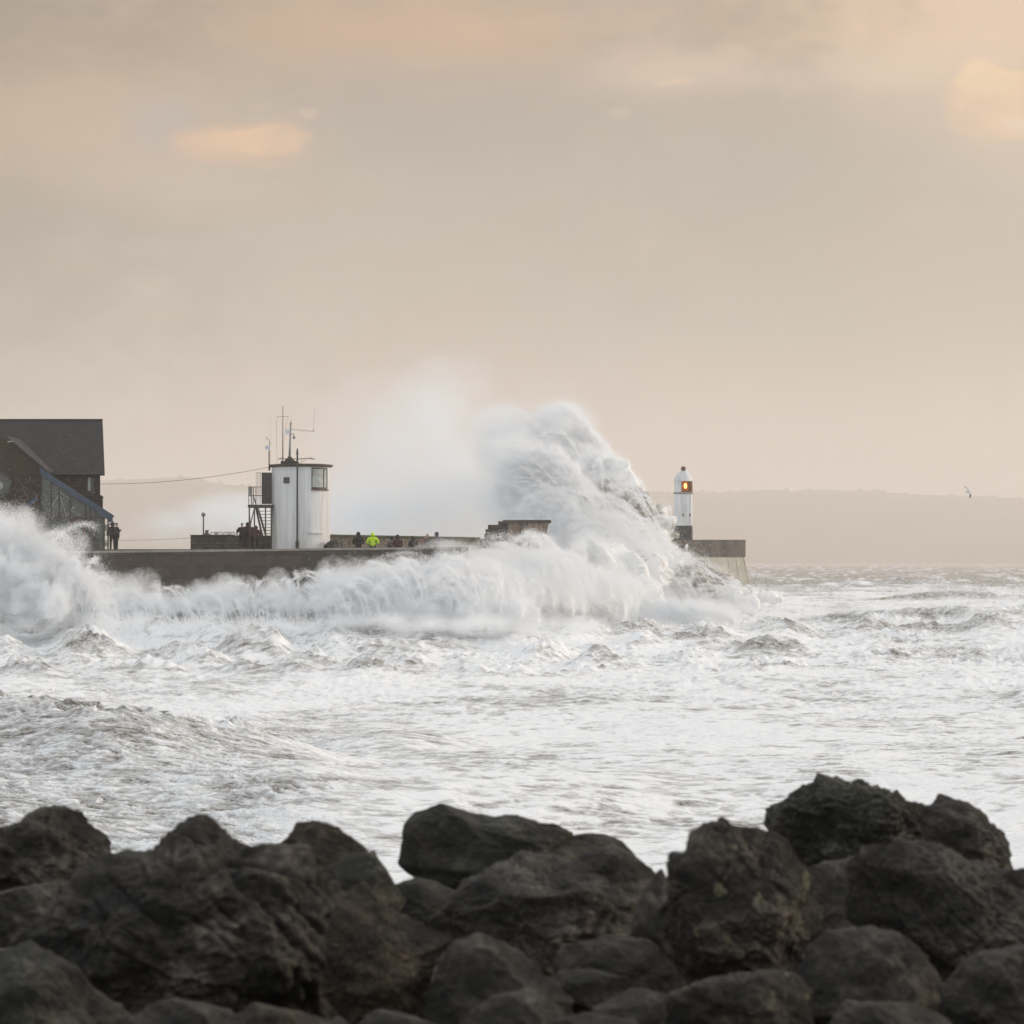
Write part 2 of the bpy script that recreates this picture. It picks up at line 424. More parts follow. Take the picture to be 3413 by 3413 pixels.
def blob(px, py, rx, ry, soft=1.0, warp=True):
    cu, cv = (px-CX)/F, (HY-py)/F
    a = mth('DIVIDE', mth('SUBTRACT', wu if warp else u, cu), rx/F); b2 = mth('DIVIDE', mth('SUBTRACT', wv if warp else v, cv), ry/F)
    r2 = mth('SQRT', mth('ADD', mth('MULTIPLY', a, a), mth('MULTIPLY', b2, b2)))
    r2 = mth('ADD', r2, mth('MULTIPLY', fine_, 1.7))
    mr = N(nt,'ShaderNodeMapRange', interpolation_type='SMOOTHERSTEP'); L.new(r2, mr.inputs[0])
    mr.inputs[1].default_value = 1+soft; mr.inputs[2].default_value = max(0,1-soft); mr.inputs[3].default_value = 0; mr.inputs[4].default_value = 1
    return mr.outputs[0]
# soft large mottling of the overcast
mot = wnoise(9, 1, 1.8, detail=5, off=5.5)
cur = mixc(mth('MULTIPLY', mth('SUBTRACT', mot, .42, True), 1.5, True), cur, S10((198,174,150)))
mot2 = wnoise(7, 1, 1.6, detail=4, off=21.5)
cur = mixc(mth('MULTIPLY', mth('SUBTRACT', mot2, .5, True), 1.9, True), cur, S10((172,164,160)))
def band(c_, w_):
    d_ = mth('DIVIDE', mth('SUBTRACT', wv, (HY-c_)/F), w_/F); mr = N(nt,'ShaderNodeMapRange', interpolation_type='SMOOTHERSTEP')
    L.new(mth('ABSOLUTE', d_), mr.inputs[0]); mr.inputs[1].default_value = 1; mr.inputs[2].default_value = 0; mr.inputs[3].default_value = 0; mr.inputs[4].default_value = 1
    return mr.outputs[0]
ws = wnoise(26, 1, 2.6, detail=8, rough=.6, off=33.3, dist=.3)
cur = mixc(mth('MULTIPLY', mth('MULTIPLY', mth('SUBTRACT', ws, .46, True), 4.2, True), mth('MULTIPLY', band(190, 330), .62)), cur, S10((226,190,156)))
ws2 = wnoise(18, 1, 2.2, detail=7, rough=.55, off=41.3, dist=.3)
cur = mixc(mth('MULTIPLY', mth('MULTIPLY', mth('SUBTRACT', ws2, .5, True), 4, True), mth('MULTIPLY', band(420, 420), .4)), cur, S10((176,166,160)))
# wide peach and grey fields, then the lit cloud breaks
for (px,py,rx,ry,sf,am,colr) in [
    (-500,700,1100,1100,.9,.62,(112,102,88)),
    (-300,0,900,420,.9,.3,(140,118,98)),
    (3500,-50,700,500,.9,.85,(246,206,164)),
    (3350,700,500,900,.9,.35,(226,205,188)),
    (1400,130,520,130,.9,.65,(208,166,130)),
    (250,420,480,200,.9,.6,(210,172,138)),
    (700,620,420,130,.9,.35,(218,190,166)),
    (540,400,130,110,.8,.75,(178,167,160)),
    (880,480,240,80,.6,.8,(238,188,144)),
    (900,465,200,45,.3,1.0,(255,202,148)),
    (720,470,110,40,.7,.6,(236,190,148)),
    (1060,385,40,14,.6,.6,(244,202,164)),
    (2250,230,260,90,.9,.65,(226,196,170)),
    (2245,275,60,14,.5,.6,(244,208,170)),
    (2078,392,40,22,.7,.75,(238,202,172)),
    (2850,230,300,90,.9,.6,(226,198,174)),
    (3010,250,120,60,.7,.4,(234,206,178)),
    (3350,360,175,130,.3,.8,(250,208,162)),
    (3300,270,100,55,.3,.8,(254,216,170)),
    (3400,420,60,30,.5,.5,(250,222,190)),
    (3040,730,110,40,.9,.35,(222,200,184)),
    (1500,420,620,170,.9,.55,(158,147,140)),
    (1300,800,900,330,.9,.3,(158,150,142)),
    (2300,520,800,260,.9,.35,(168,160,152)),
    (2950,900,900,420,.9,.35,(150,144,132)),
]:
    cur = mixc(mth('MULTIPLY', blob(px,py,rx,ry,sf), am), cur, S10(colr))
# above and behind the photographed strip the overcast is brighter and cooler
hi = N(nt,'ShaderNodeMapRange', interpolation_type='SMOOTHSTEP'); L.new(sp.outputs[2], hi.inputs[0]); hi.inputs[1].default_value = .2; hi.inputs[2].default_value = .5
bk = N(nt,'ShaderNodeMapRange', interpolation_type='SMOOTHSTEP'); L.new(sp.outputs[1], bk.inputs[0]); bk.inputs[1].default_value = .75; bk.inputs[2].default_value = .1
cur = mixc(bk.outputs[0], cur, (6.9,7.1,7.25))
cur = mixc(hi.outputs[0], cur, (10.2,10.3,10.4))
cur = mixc(.12, cur, sky.outputs[0])
dn = N(nt,'ShaderNodeMapRange'); L.new(sp.outputs[2], dn.inputs[0]); dn.inputs[1].default_value = -.02; dn.inputs[2].default_value = -.1
cur = mixc(dn.outputs[0], cur, (3.2,3,2.8))
L.new(cur, bg.inputs[0])

sun = bpy.data.lights.new('sun','SUN'); sun.energy = 2.2; sun.angle = math.radians(10); sun.color = (1,.8,.6)
so = bpy.data.objects.new('sun', sun); COL.objects.link(so)
sd = Vector((math.sin(SUN_AZ)*math.cos(SUN_EL), math.cos(SUN_AZ)*math.cos(SUN_EL), math.sin(SUN_EL)))
so.rotation_euler = sd.to_track_quat('Z','Y').to_euler(); so.location = (60, 100, 60)

# ================================================================== CAMERA
cam = bpy.data.cameras.new('camera'); co = bpy.data.objects.new('camera', cam); COL.objects.link(co)
cam.sensor_width = 36; cam.lens = F/3413*36; cam.shift_y = (HY-CX)/3413
cam.clip_start = .5; cam.clip_end = 30000
co.location = (0,0,EYE); co.rotation_euler = (math.pi/2,0,0)
cam.dof.use_dof = True; cam.dof.focus_distance = 240; cam.dof.aperture_fstop = 6.3
sc.camera = co
sc.view_settings.view_transform = 'Standard'; sc.view_settings.look = 'None'; sc.view_settings.exposure = 0; sc.view_settings.gamma = 1
cy = sc.cycles
cy.max_bounces = 10; cy.diffuse_bounces = 7; cy.glossy_bounces = 2; cy.transmission_bounces = 4; cy.volume_bounces = 1; cy.transparent_max_bounces = 8
cy.caustics_reflective = False; cy.caustics_refractive = False; cy.use_denoising = True; cy.denoiser = 'OPENIMAGEDENOISE'
cy.use_adaptive_sampling = True; cy.adaptive_threshold = .02

# ================================================================== SEA
def crest(Xa, Ya, pts, wf, wb):
    """ridge along a polyline of (px, d, height); wf/wb width towards/away from the shore"""
    pts = sorted(pts)
    fx = Xa/Ya*F + CX
    tb = np.arange(pts[0][0]-900, pts[-1][0]+901, 20.0); ker = np.hanning(27); ker /= ker.sum()
    td = np.convolve(np.interp(tb, [p[0] for p in pts], [p[1] for p in pts]), ker, 'same')
    th_ = np.convolve(np.interp(tb, [p[0] for p in pts], [p[2] for p in pts]), ker, 'same')
    td = td[15:-15]; th_ = th_[15:-15]; tb = tb[15:-15]
    d = np.interp(fx, tb, td); h = np.interp(fx, tb, th_)
    s = Ya - d
    wd = np.where(s < 0, wf, wb)
    return h*np.exp(-(s/wd)**2), h, s
def sea_field(Xa, Ya):
    fx = Xa/Ya*F + CX
    wx = Xa + 1.6*pn(Xa*.11, Ya*.07, 3.1); wy = Ya + 2.2*pn(Xa*.09, Ya*.07, 8.2)
    near = 1-sst(110,170,Ya); mid = sst(110,170,Ya)*(1-sst(420,800,Ya)); far = sst(420,800,Ya)
    left = 1-sst(700,1700,fx + 160*pn(Xa/4, Ya/6, 12.2))
    h = .35*np.sin(wy/11 + .6*pn(Xa/30, Ya/30, 4)) + .35*pn(wx/14, wy/9, 1.5)
    r1 = 1-np.abs(pn(wx/5.5, wy/4.2, 2.2)); r2 = 1-np.abs(pn(wx/2.1, wy/1.9, 6.2)); r3 = 1-np.abs(pn(wx/.85, wy/.95, 9.4))
    r4 = pn(wx/.36, wy/.5, 14.4); b1 = pn(wx/9, wy/7, 31.7)
    patch = sst(-.25,.45,b1)
    h += mid*(.22*(r1**3-.4)*(.3+1.1*patch) + (.05*(r2**2-.5)+.22*(.72-r2))*(.3+.9*patch) + .11*(r3**2-.5) + .07*r4)
    # wind-streaked ripples near the shore, running away-left to near-right on the left hand side
    al = (Xa - 1.1*Ya)/1.49 + .5*pn(Xa/5, Ya/5, 51.2); ac = (1.1*Xa + Ya)/1.49 + .35*pn(Xa/3, Ya/4, 52.2)
    xr = wx - .25*Ya
    wq = .35*pn(al/1.1, ac/.8, 55.5); wr = .3*pn(xr/1.3, wy/1.7, 57.5)
    def strk(k, z0):
        u_, v_ = al/(1.9*k), (ac+wq*k)/(.5*k); p_, q_ = xr/(2.2*k), (wy+wr*k)/(1.1*k)
        return left*np.abs(pn(u_+.43*v_, v_*.9-.2*u_, z0+.31*v_)) + (1-left)*np.abs(pn(p_+.37*q_, q_*.92-.25*p_, z0+7+.29*q_))
    st1 = 1-strk(1.0, 40.1); st2 = 1-strk(.37, 44.1); st3 = left*pn(al/.5+ac*2.3, ac/.13, 49.3+ac) + (1-left)*pn(xr/.45+wy*1.3, wy/.25, 49.3+wy)
    h += near*((.05+.035*left)*(st1**2-.5) + (.026+.012*left)*(st2**2-.5) + .010*st3 + .11*(r1**3-.4) + .04*(r2**3-.4))
    h += far*(1.3*(1-np.abs(pn(wx/18, wy/16, 2.7)))**3 + .6*pn(wx/6, wy/9, 3.9) + .15*r3 - .5)
    sea_field.fl = np.stack([al/1.1, (ac+wq)/.26, 0*al], 1); sea_field.fr = np.stack([xr/.85, (wy+wr)/1.0, 0*al+5], 1); sea_field.lw = left*near
    foam = .70 + .22*fbm(wx/7, wy/13, 60.5, 4) + .12*fbm(wx/3, wy/2.2, 66.5, 3)
    foam += near*(.25*(np.maximum(st2,0)**1.5-.66) + .30*(np.maximum(st1,0)**1.5-.62) - .02 - .10*left) + mid*(.22*(np.maximum(r3,0)**1.5-.6) + .2*(np.maximum(r2,0)**1.5-.62))
    foam += -.14*(1-sst(.0,.8,r1))*mid - .13*mid*sst(-.1,.75,fbm(wx/16, wy/26, 83.5, 3)) + .03*mid
    # placed swells
    c, hh, sd_ = crest(Xa, Ya, [(-900,104,2.1),(0,100,1.95),(387,93,1.6),(704,95,1.2),(860,96,.95),(1012,93,.5),(1200,88,.0)], 10, 7)
    rough = np.exp(-((sd_-.4)/2.6)**2)*np.clip(hh,0,1.6)
    h += c + rough*(.16*(r2**2-.4)+.3*(.7-r3)+.08*r4)
    foam -= .10*rough + .10*np.exp(-((sd_+5)/6)**2)*np.clip(hh,0,1)
    c, hh, sd_ = crest(Xa, Ya, [(1000,106,0),(1150,106,.35),(1250,105,.85),(1400,106,.5),(1700,108,0)], 4, 7)
    h += c; foam -= .2*np.exp(-((sd_)/1.5)**2)*np.clip(hh,0,1)
    c, hh, sd_ = crest(Xa, Ya, [(500,78,0),(900,76,.45),(1200,74,.5),(1900,78,.3),(2400,80,0)], 5, 8)
    h += c
    # whitewater rows in front of the quay wall
    for k,(dd,hm,wv_) in enumerate([(216,1.8,5),(196,1.45,6),(178,.9,6),(160,.5,6)]):
        a = .55 + .9*sst(-.4,.5,pn(fx/190, 0*fx, 70.1+k*5))
        c, hh, sd_ = crest(Xa, Ya + 3.5*pn(Xa/9, 0*Xa, 80.2+k), [(-3000,dd,hm),(1200,dd,hm),(1800,dd,hm*.6),(2300,dd+25,hm*.6),(3000,dd+45,hm*.9),(6000,dd+60,hm*.8)], wv_, wv_*1.3)
        h += c*a; rough = np.exp(-(sd_/4.0)**2)*a
        h += rough*(.50*(.72-r2)+.42*(.72-r3)+.12*r4)
        foam -= .19*np.exp(-((sd_+3.2)/2.0)**2)*a*(r2)
    # right hand swells
    for k,(pl,hm) in enumerate([([(2600,300,0),(2900,290,1.2),(3300,285,1.5),(3600,300,1.2)],1),([(2500,470,0),(2950,455,1.2),(3250,440,1.9),(3420,430,1.3),(3900,450,1.5)],1)]):
        c, hh, sd_ = crest(Xa, Ya, pl, 5+k*5, 9+k*4); h += c + np.exp(-(sd_/4)**2)*np.clip(hh,0,1)*.5*(r2**2-.4)
        foam -= .45*np.exp(-((sd_+3+2*k)/(2.5+2*k))**2)*np.clip(hh,0,1)
    # open water beyond the surf is brown with only a few white streaks
    edge = sst(430,860,Ya + 120*pn(Xa/30, Ya/150, 90.3) + 90*pn(Xa/7, Ya/60, 91.3))
    foam = foam*(1-edge) + edge*(.26 + .5*sst(.0,.9,fbm(wx/8, wy/60, 93.3, 4)))
    h *= sst(36,60,Ya)*.6+.4
    return h, foam, r2

def rows():
    d = 38.0; o = [d]
    while d < 60: d *= 1.006; o.append(d)
    while d < 430: d *= 1.0023; o.append(d)
    while d < 900: d *= 1.0045; o.append(d)
    while d < 14000: d *= 1.02; o.append(d)
    return np.array(o)
yr = rows()
inner = np.arange(-.215, .2151, .00040)
outer = np.geomspace(.216, 2.2, 60)
ur = np.concatenate([-outer[::-1], inner, outer])
U, Yg = np.meshgrid(ur, yr); Xg = U*Yg
Hs, Fo, R2 = sea_field(Xg.ravel(), Yg.ravel())
nr, nc = len(yr), len(ur)
V = np.stack([Xg.ravel(), Yg.ravel(), Hs], 1)
idx = np.arange(nr*nc, dtype=np.int32).reshape(nr,nc)
Fq = np.stack([idx[:-1,:-1].ravel(), idx[:-1,1:].ravel(), idx[1:,1:].ravel(), idx[1:,:-1].ravel()], 1)
me = npmesh('sea', V, Fq)
a = me.attributes.new('foam','FLOAT','POINT'); a.data.foreach_set('value', np.ascontiguousarray(np.clip(np.nan_to_num(Fo),-.5,1.4), dtype=np.float32))
for nm_, ar_ in (('flow_left', sea_field.fl), ('flow_right', sea_field.fr)):
    a = me.attributes.new(nm_,'FLOAT_VECTOR','POINT'); a.data.foreach_set('vector', np.ascontiguousarray(ar_, dtype=np.float32).ravel())
a = me.attributes.new('leftness','FLOAT','POINT'); a.data.foreach_set('value', np.ascontiguousarray(sea_field.lw, dtype=np.float32))
sea = link('sea', me, M['sea']); tag(sea, 'white foaming storm sea', None, None, 'structure')
print('sea verts', nr*nc)

# fine spray torn off the wave tops
sel = (Yg.ravel() < 480) & (Yg.ravel() > 84) & (np.abs(U.ravel()) < .19)
ids = np.nonzero(sel)[0]
cr = np.clip(R2[ids]-.72, 0, 1)*np.clip(Hs[ids]+.2, 0, 2.2)*sst(120,175,Yg.ravel()[ids])
cr = cr/cr.sum()
pk = RS.choice(ids, 480000, p=cr)
pts = V[pk].copy(); n_ = len(pk)
up = RS.exponential(.13, n_)*(.5+np.clip(Hs[pk],0,2))
pts[:,0] += RS.normal(0,.12,n_) - up*.7; pts[:,1] += RS.normal(0,.25,n_); pts[:,2] += up
droplets('wave_top_spray', pts, RS.uniform(.006,.018,n_)*pts[:,1]/200, 'fine white droplets blown off the wave tops across the surf')
del pts

# ================================================================== SHORE GROUND
gx = np.linspace(-60, 60, 160); gy = np.concatenate([np.linspace(-15, 30, 90), np.linspace(31, 60, 30)])
GX, GY = np.meshgrid(gx, gy)
GZ = np.interp(GY, [-15,4,9,11,14,20,24,30,42,60], [4.3,4.3,4.25,4.2,4.15,3.75,3.1,1.5,-.6,-2.5]) + .10*fbm(GX.ravel()/1.2, GY.ravel()/2, 5., 4).reshape(GX.shape)
i2 = np.arange(GX.size).reshape(GX.shape)
me = npmesh('shore_ground', np.stack([GX.ravel(),GY.ravel(),GZ.ravel()],1), np.stack([i2[:-1,:-1].ravel(), i2[:-1,1:].ravel(), i2[1:,1:].ravel(), i2[1:,:-1].ravel()],1))
tag(link('shore_ground', me, M['rock']), 'dark stony shore under the boulders', None, None, 'structure')

# ================================================================== HILLS
def hills(name, sky_pts, d, depth, label):
    px = np.linspace(sky_pts[0][0], sky_pts[-1][0], 1500)
    top = np.interp(px, [p[0] for p in sky_pts], [p[1] for p in sky_pts])
    top = top + 3 - 13*sst(-.05,1.0,fbm(px/30, 0*px, 3.3, 5, .6)) - 3*fbm(px/120, 0*px, 8.8, 2)
    zt = EYE + (HY-top)/F*d; x = (px-CX)/F*d
    zs_ = EYE + (HY-np.convolve(np.pad(top,40,'edge'), np.hanning(81)/np.hanning(81).sum(), 'valid')-2)/F*d
    rings = []
    for k in range(26):
        t = k/25
        prof = math.sin(min(t*1.6,1)*math.pi/2)**.55 if t < .62 else max(0, 1-(t-.62)/.38)**.5
        if t <= .62: yv = d - depth*(1-t/.62)
        else: yv = d + depth*1.2*(t-.62)/.38
        zt_ = zt if .55 < t < .68 else np.minimum(zs_, zt)
        zz = -3 + (zt_+3)*prof
        zz = zz + (0 if .55 < t < .68 else .04)*zt*fbm(x/300, np.full_like(x, yv/300), 2.2, 4)*prof
        rings.append(np.stack([x*(yv/d), np.full_like(x, yv), zz], 1))
    V_ = np.concatenate(rings); n = len(px)
    ii = np.arange(len(V_)).reshape(26, n)
    me = npmesh(name, V_, np.stack([ii[:-1,:-1].ravel(), ii[:-1,1:].ravel(), ii[1:,1:].ravel(), ii[1:,:-1].ravel()],1))
    o = link(name, me, M['hill']); tag(o, label, None, None, 'structure')
M['hill'] = weathered('hill_land', (.05,.055,.035), (.13,.11,.075), .006, .95, 0)
hills('hills', [(1500,1690),(2000,1652),(2180,1637),(2330,1640),(2400,1642),(2480,1637),(2560,1632),(2600,1634),(2640,1640),(2680,1634),(2760,1631),(2900,1634),(2980,1643),(3150,1652),(3413,1660),(3900,1668),(4600,1700)], 8300, 1400, 'hazy headland across the water')
hills('hills_behind', [(-1500,1640),(-400,1612),(200,1604),(420,1598),(540,1589),(660,1590),(700,1604),(820,1622),(1100,1650),(1600,1690),(2100,1740)], 7700, 800, 'very faint hill behind the watch tower')

# ================================================================== HAZE
hz = MB().box((-16000,-60,-8),(16000,15000,285)).build('haze', None)
m = bpy.data.materials.new('haze'); m.use_nodes = True; nt2 = m.node_tree; nt2.nodes.clear()
o_ = N(nt2,'ShaderNodeOutputMaterial'); pv = N(nt2,'ShaderNodeVolumePrincipled')
pv.inputs['Color'].default_value = (1,.93,.88,1); pv.inputs['Density'].default_value = .00023; pv.inputs['Anisotropy'].default_value = .2
nt2.links.new(pv.outputs[0], o_.inputs['Volume']); hz.data.materials.append(m)
tag(hz, 'thin warm sea haze', None, None, 'stuff')

# ================================================================== ROCKS
K = 3413/1932
def rock(poly, d, mat, label, seed, sub=5, deep=.8, strata=0.0, rough=1.0, facet=9, name='boulder'):
    rs = np.random.RandomState(seed)
    pp = np.array(poly, float)*K
    wx = (pp[:,0]-CX)/F*d; wz = EYE+(HY-pp[:,1])/F*d
    cx_, cz_ = (wx.min()+wx.max())/2, (wz.min()+wz.max())/2
    # area centroid
    x1, z1 = np.roll(wx,-1), np.roll(wz,-1); cr_ = wx*z1-x1*wz; A = cr_.sum()/2
    if abs(A) > 1e-6: cx_, cz_ = ((wx+x1)*cr_).sum()/(6*A), ((wz+z1)*cr_).sum()/(6*A)
    th = np.linspace(-math.pi, math.pi, 361)[:-1]; R = np.zeros(360)
    for i,t in enumerate(th):
        dx, dz = math.cos(t), math.sin(t); best = 0
        ax, az = wx-cx_, wz-cz_; bx, bz = x1-cx_, z1-cz_
        ex, ez = bx-ax, bz-az
        den = dx*ez - dz*ex; den[np.abs(den)<1e-9] = 1e-9
        tt = (ax*ez-az*ex)/den; ss = (ax*dz-az*dx)/den
        ok = (ss>=-1e-6)&(ss<=1+1e-6)&(tt>0)
        R[i] = tt[ok].max() if ok.any() else R[i-1]
    k = np.array([1,2,3,2,1.])/9; R = np.convolve(np.concatenate([R[-4:],R,R[:4]]), k, 'same')[4:-4]
    Rm = R.mean()
    bm = bmesh.new(); bmesh.ops.create_icosphere(bm, subdivisions=sub+1, radius=1)
    nv = np.array([v_.co[:] for v_ in bm.verts]); fc = np.array([[v_.index for v_ in f_.verts] for f_ in bm.faces], dtype=np.int32); bm.free()
    rr = np.sqrt(nv[:,0]**2+nv[:,2]**2); t = np.arctan2(nv[:,2], nv[:,0])
    Rt = np.interp(t, th, R, period=2*math.pi)
    p = 3.1; s = 1/((rr**p+np.abs(nv[:,1])**p)**(1/p))
    D = deep*Rm
    Pn = np.stack([Rt*rr*np.cos(t)*s, D*nv[:,1]*s, Rt*rr*np.sin(t)*s], 1)
    # broken planes, mostly on the faces turned to and from the camera
    for k_ in range(facet):
        az = rs.uniform(0, 2*math.pi); tilt = rs.uniform(.35, 1.05)
        n = np.array([math.cos(az)*math.sin(tilt), -math.cos(tilt)*(1 if k_ < facet*.75 else -1), math.sin(az)*math.sin(tilt)])
        dd = Pn@n; lim = dd.max()*rs.uniform(.66,.9)
        over = np.clip(dd-lim, 0, None); Pn -= np.outer(over*.97, n)
    for k_ in range(34):
        n = rs.normal(size=3); n /= np.linalg.norm(n); n[1] = -abs(n[1])-.35; n /= np.linalg.norm(n); dd = Pn@n
        lim = dd.max()*rs.uniform(.79,.96); over = np.clip(dd-lim, 0, None); Pn -= np.outer(over, n)
    # the cuts must not eat the outline: widen each direction back to the traced silhouette
    for it in range(2):
        tt_ = np.arctan2(Pn[:,2], Pn[:,0]); pr_ = np.hypot(Pn[:,0], Pn[:,2]); bi = ((tt_+math.pi)/(2*math.pi)*90).astype(int) % 90
        mx_ = np.zeros(90); np.maximum.at(mx_, bi, pr_)
        cen = -math.pi+(np.arange(90)+.5)*2*math.pi/90
        ra = np.clip(np.interp(cen, th, R, period=2*math.pi)/np.maximum(mx_,1e-3), .8, 1.8)
        sc_r = np.interp(tt_, cen, ra, period=2*math.pi); Pn[:,0] *= sc_r; Pn[:,2] *= sc_r
    o3 = rs.uniform(0,50,3)
    q = Pn/max(Rm,.3)
    nrm = nv/np.linalg.norm(nv,axis=1)[:,None]
    edge = .35+.65*np.clip(1-np.abs(rr*s-1)*0,0,1)
    qn_ = fbm(q[:,0]*1.7+o3[1], q[:,1]*1.7+o3[2], q[:,2]*2.2+o3[0], 3, .55)*3.2; fl_ = np.floor(qn_); fr2 = qn_-fl_
    disp = .075*rough*((fl_+sst(.7,1,fr2))/3.2)
    disp += .05*fbm(q[:,0]*1.5+o3[0], q[:,1]*1.5+o3[1], q[:,2]*1.5+o3[2], 2)
    rd = 1-np.abs(pn(q[:,0]*3+o3[1], q[:,1]*3+o3[2], q[:,2]*3+o3[0])); disp += .04*rough*(rd**3-.4)
    rd = 1-np.abs(pn(q[:,0]*7+o3[1], q[:,1]*7+o3[2], q[:,2]*7+o3[0])); disp += .015*rough*(rd**2-.4)
    disp += .012*rough*fbm(q[:,0]*16+o3[1], q[:,1]*16+o3[2], q[:,2]*16+o3[0], 3, .6)
    for fr_, am_ in ((.8,.022),):
        cz = np.abs(pn(q[:,0]*fr_+o3[2]+.3*q[:,2], q[:,1]*fr_+o3[0], q[:,2]*fr_*1.3+o3[1])); disp -= am_*rough*np.exp(-(cz/.035)**2)
    if strata:
        ca, sa = math.cos(.75), math.sin(.75)
        a_ = q[:,0]*ca - q[:,2]*sa; b_ = q[:,0]*sa + q[:,2]*ca
        rd = np.abs(pn(a_*1.1+o3[0], q[:,1]*2+o3[1], b_*4.2+o3[2])); disp -= strata*np.exp(-(rd/.10)**2)*.04
        disp += strata*.012*pn(a_*1.6+o3[2], q[:,1]*3, b_*7+o3[0])
    Pn += nrm*(disp*Rm)[:,None]
    c = Vector((cx_, d, cz_))
    me = npmesh(name, Pn, fc); o = link(name, me, mat); o.location = c
    o.rotation_euler = (0,0,0)
    return tag(o, label, 'boulder', 'sea defence boulders')
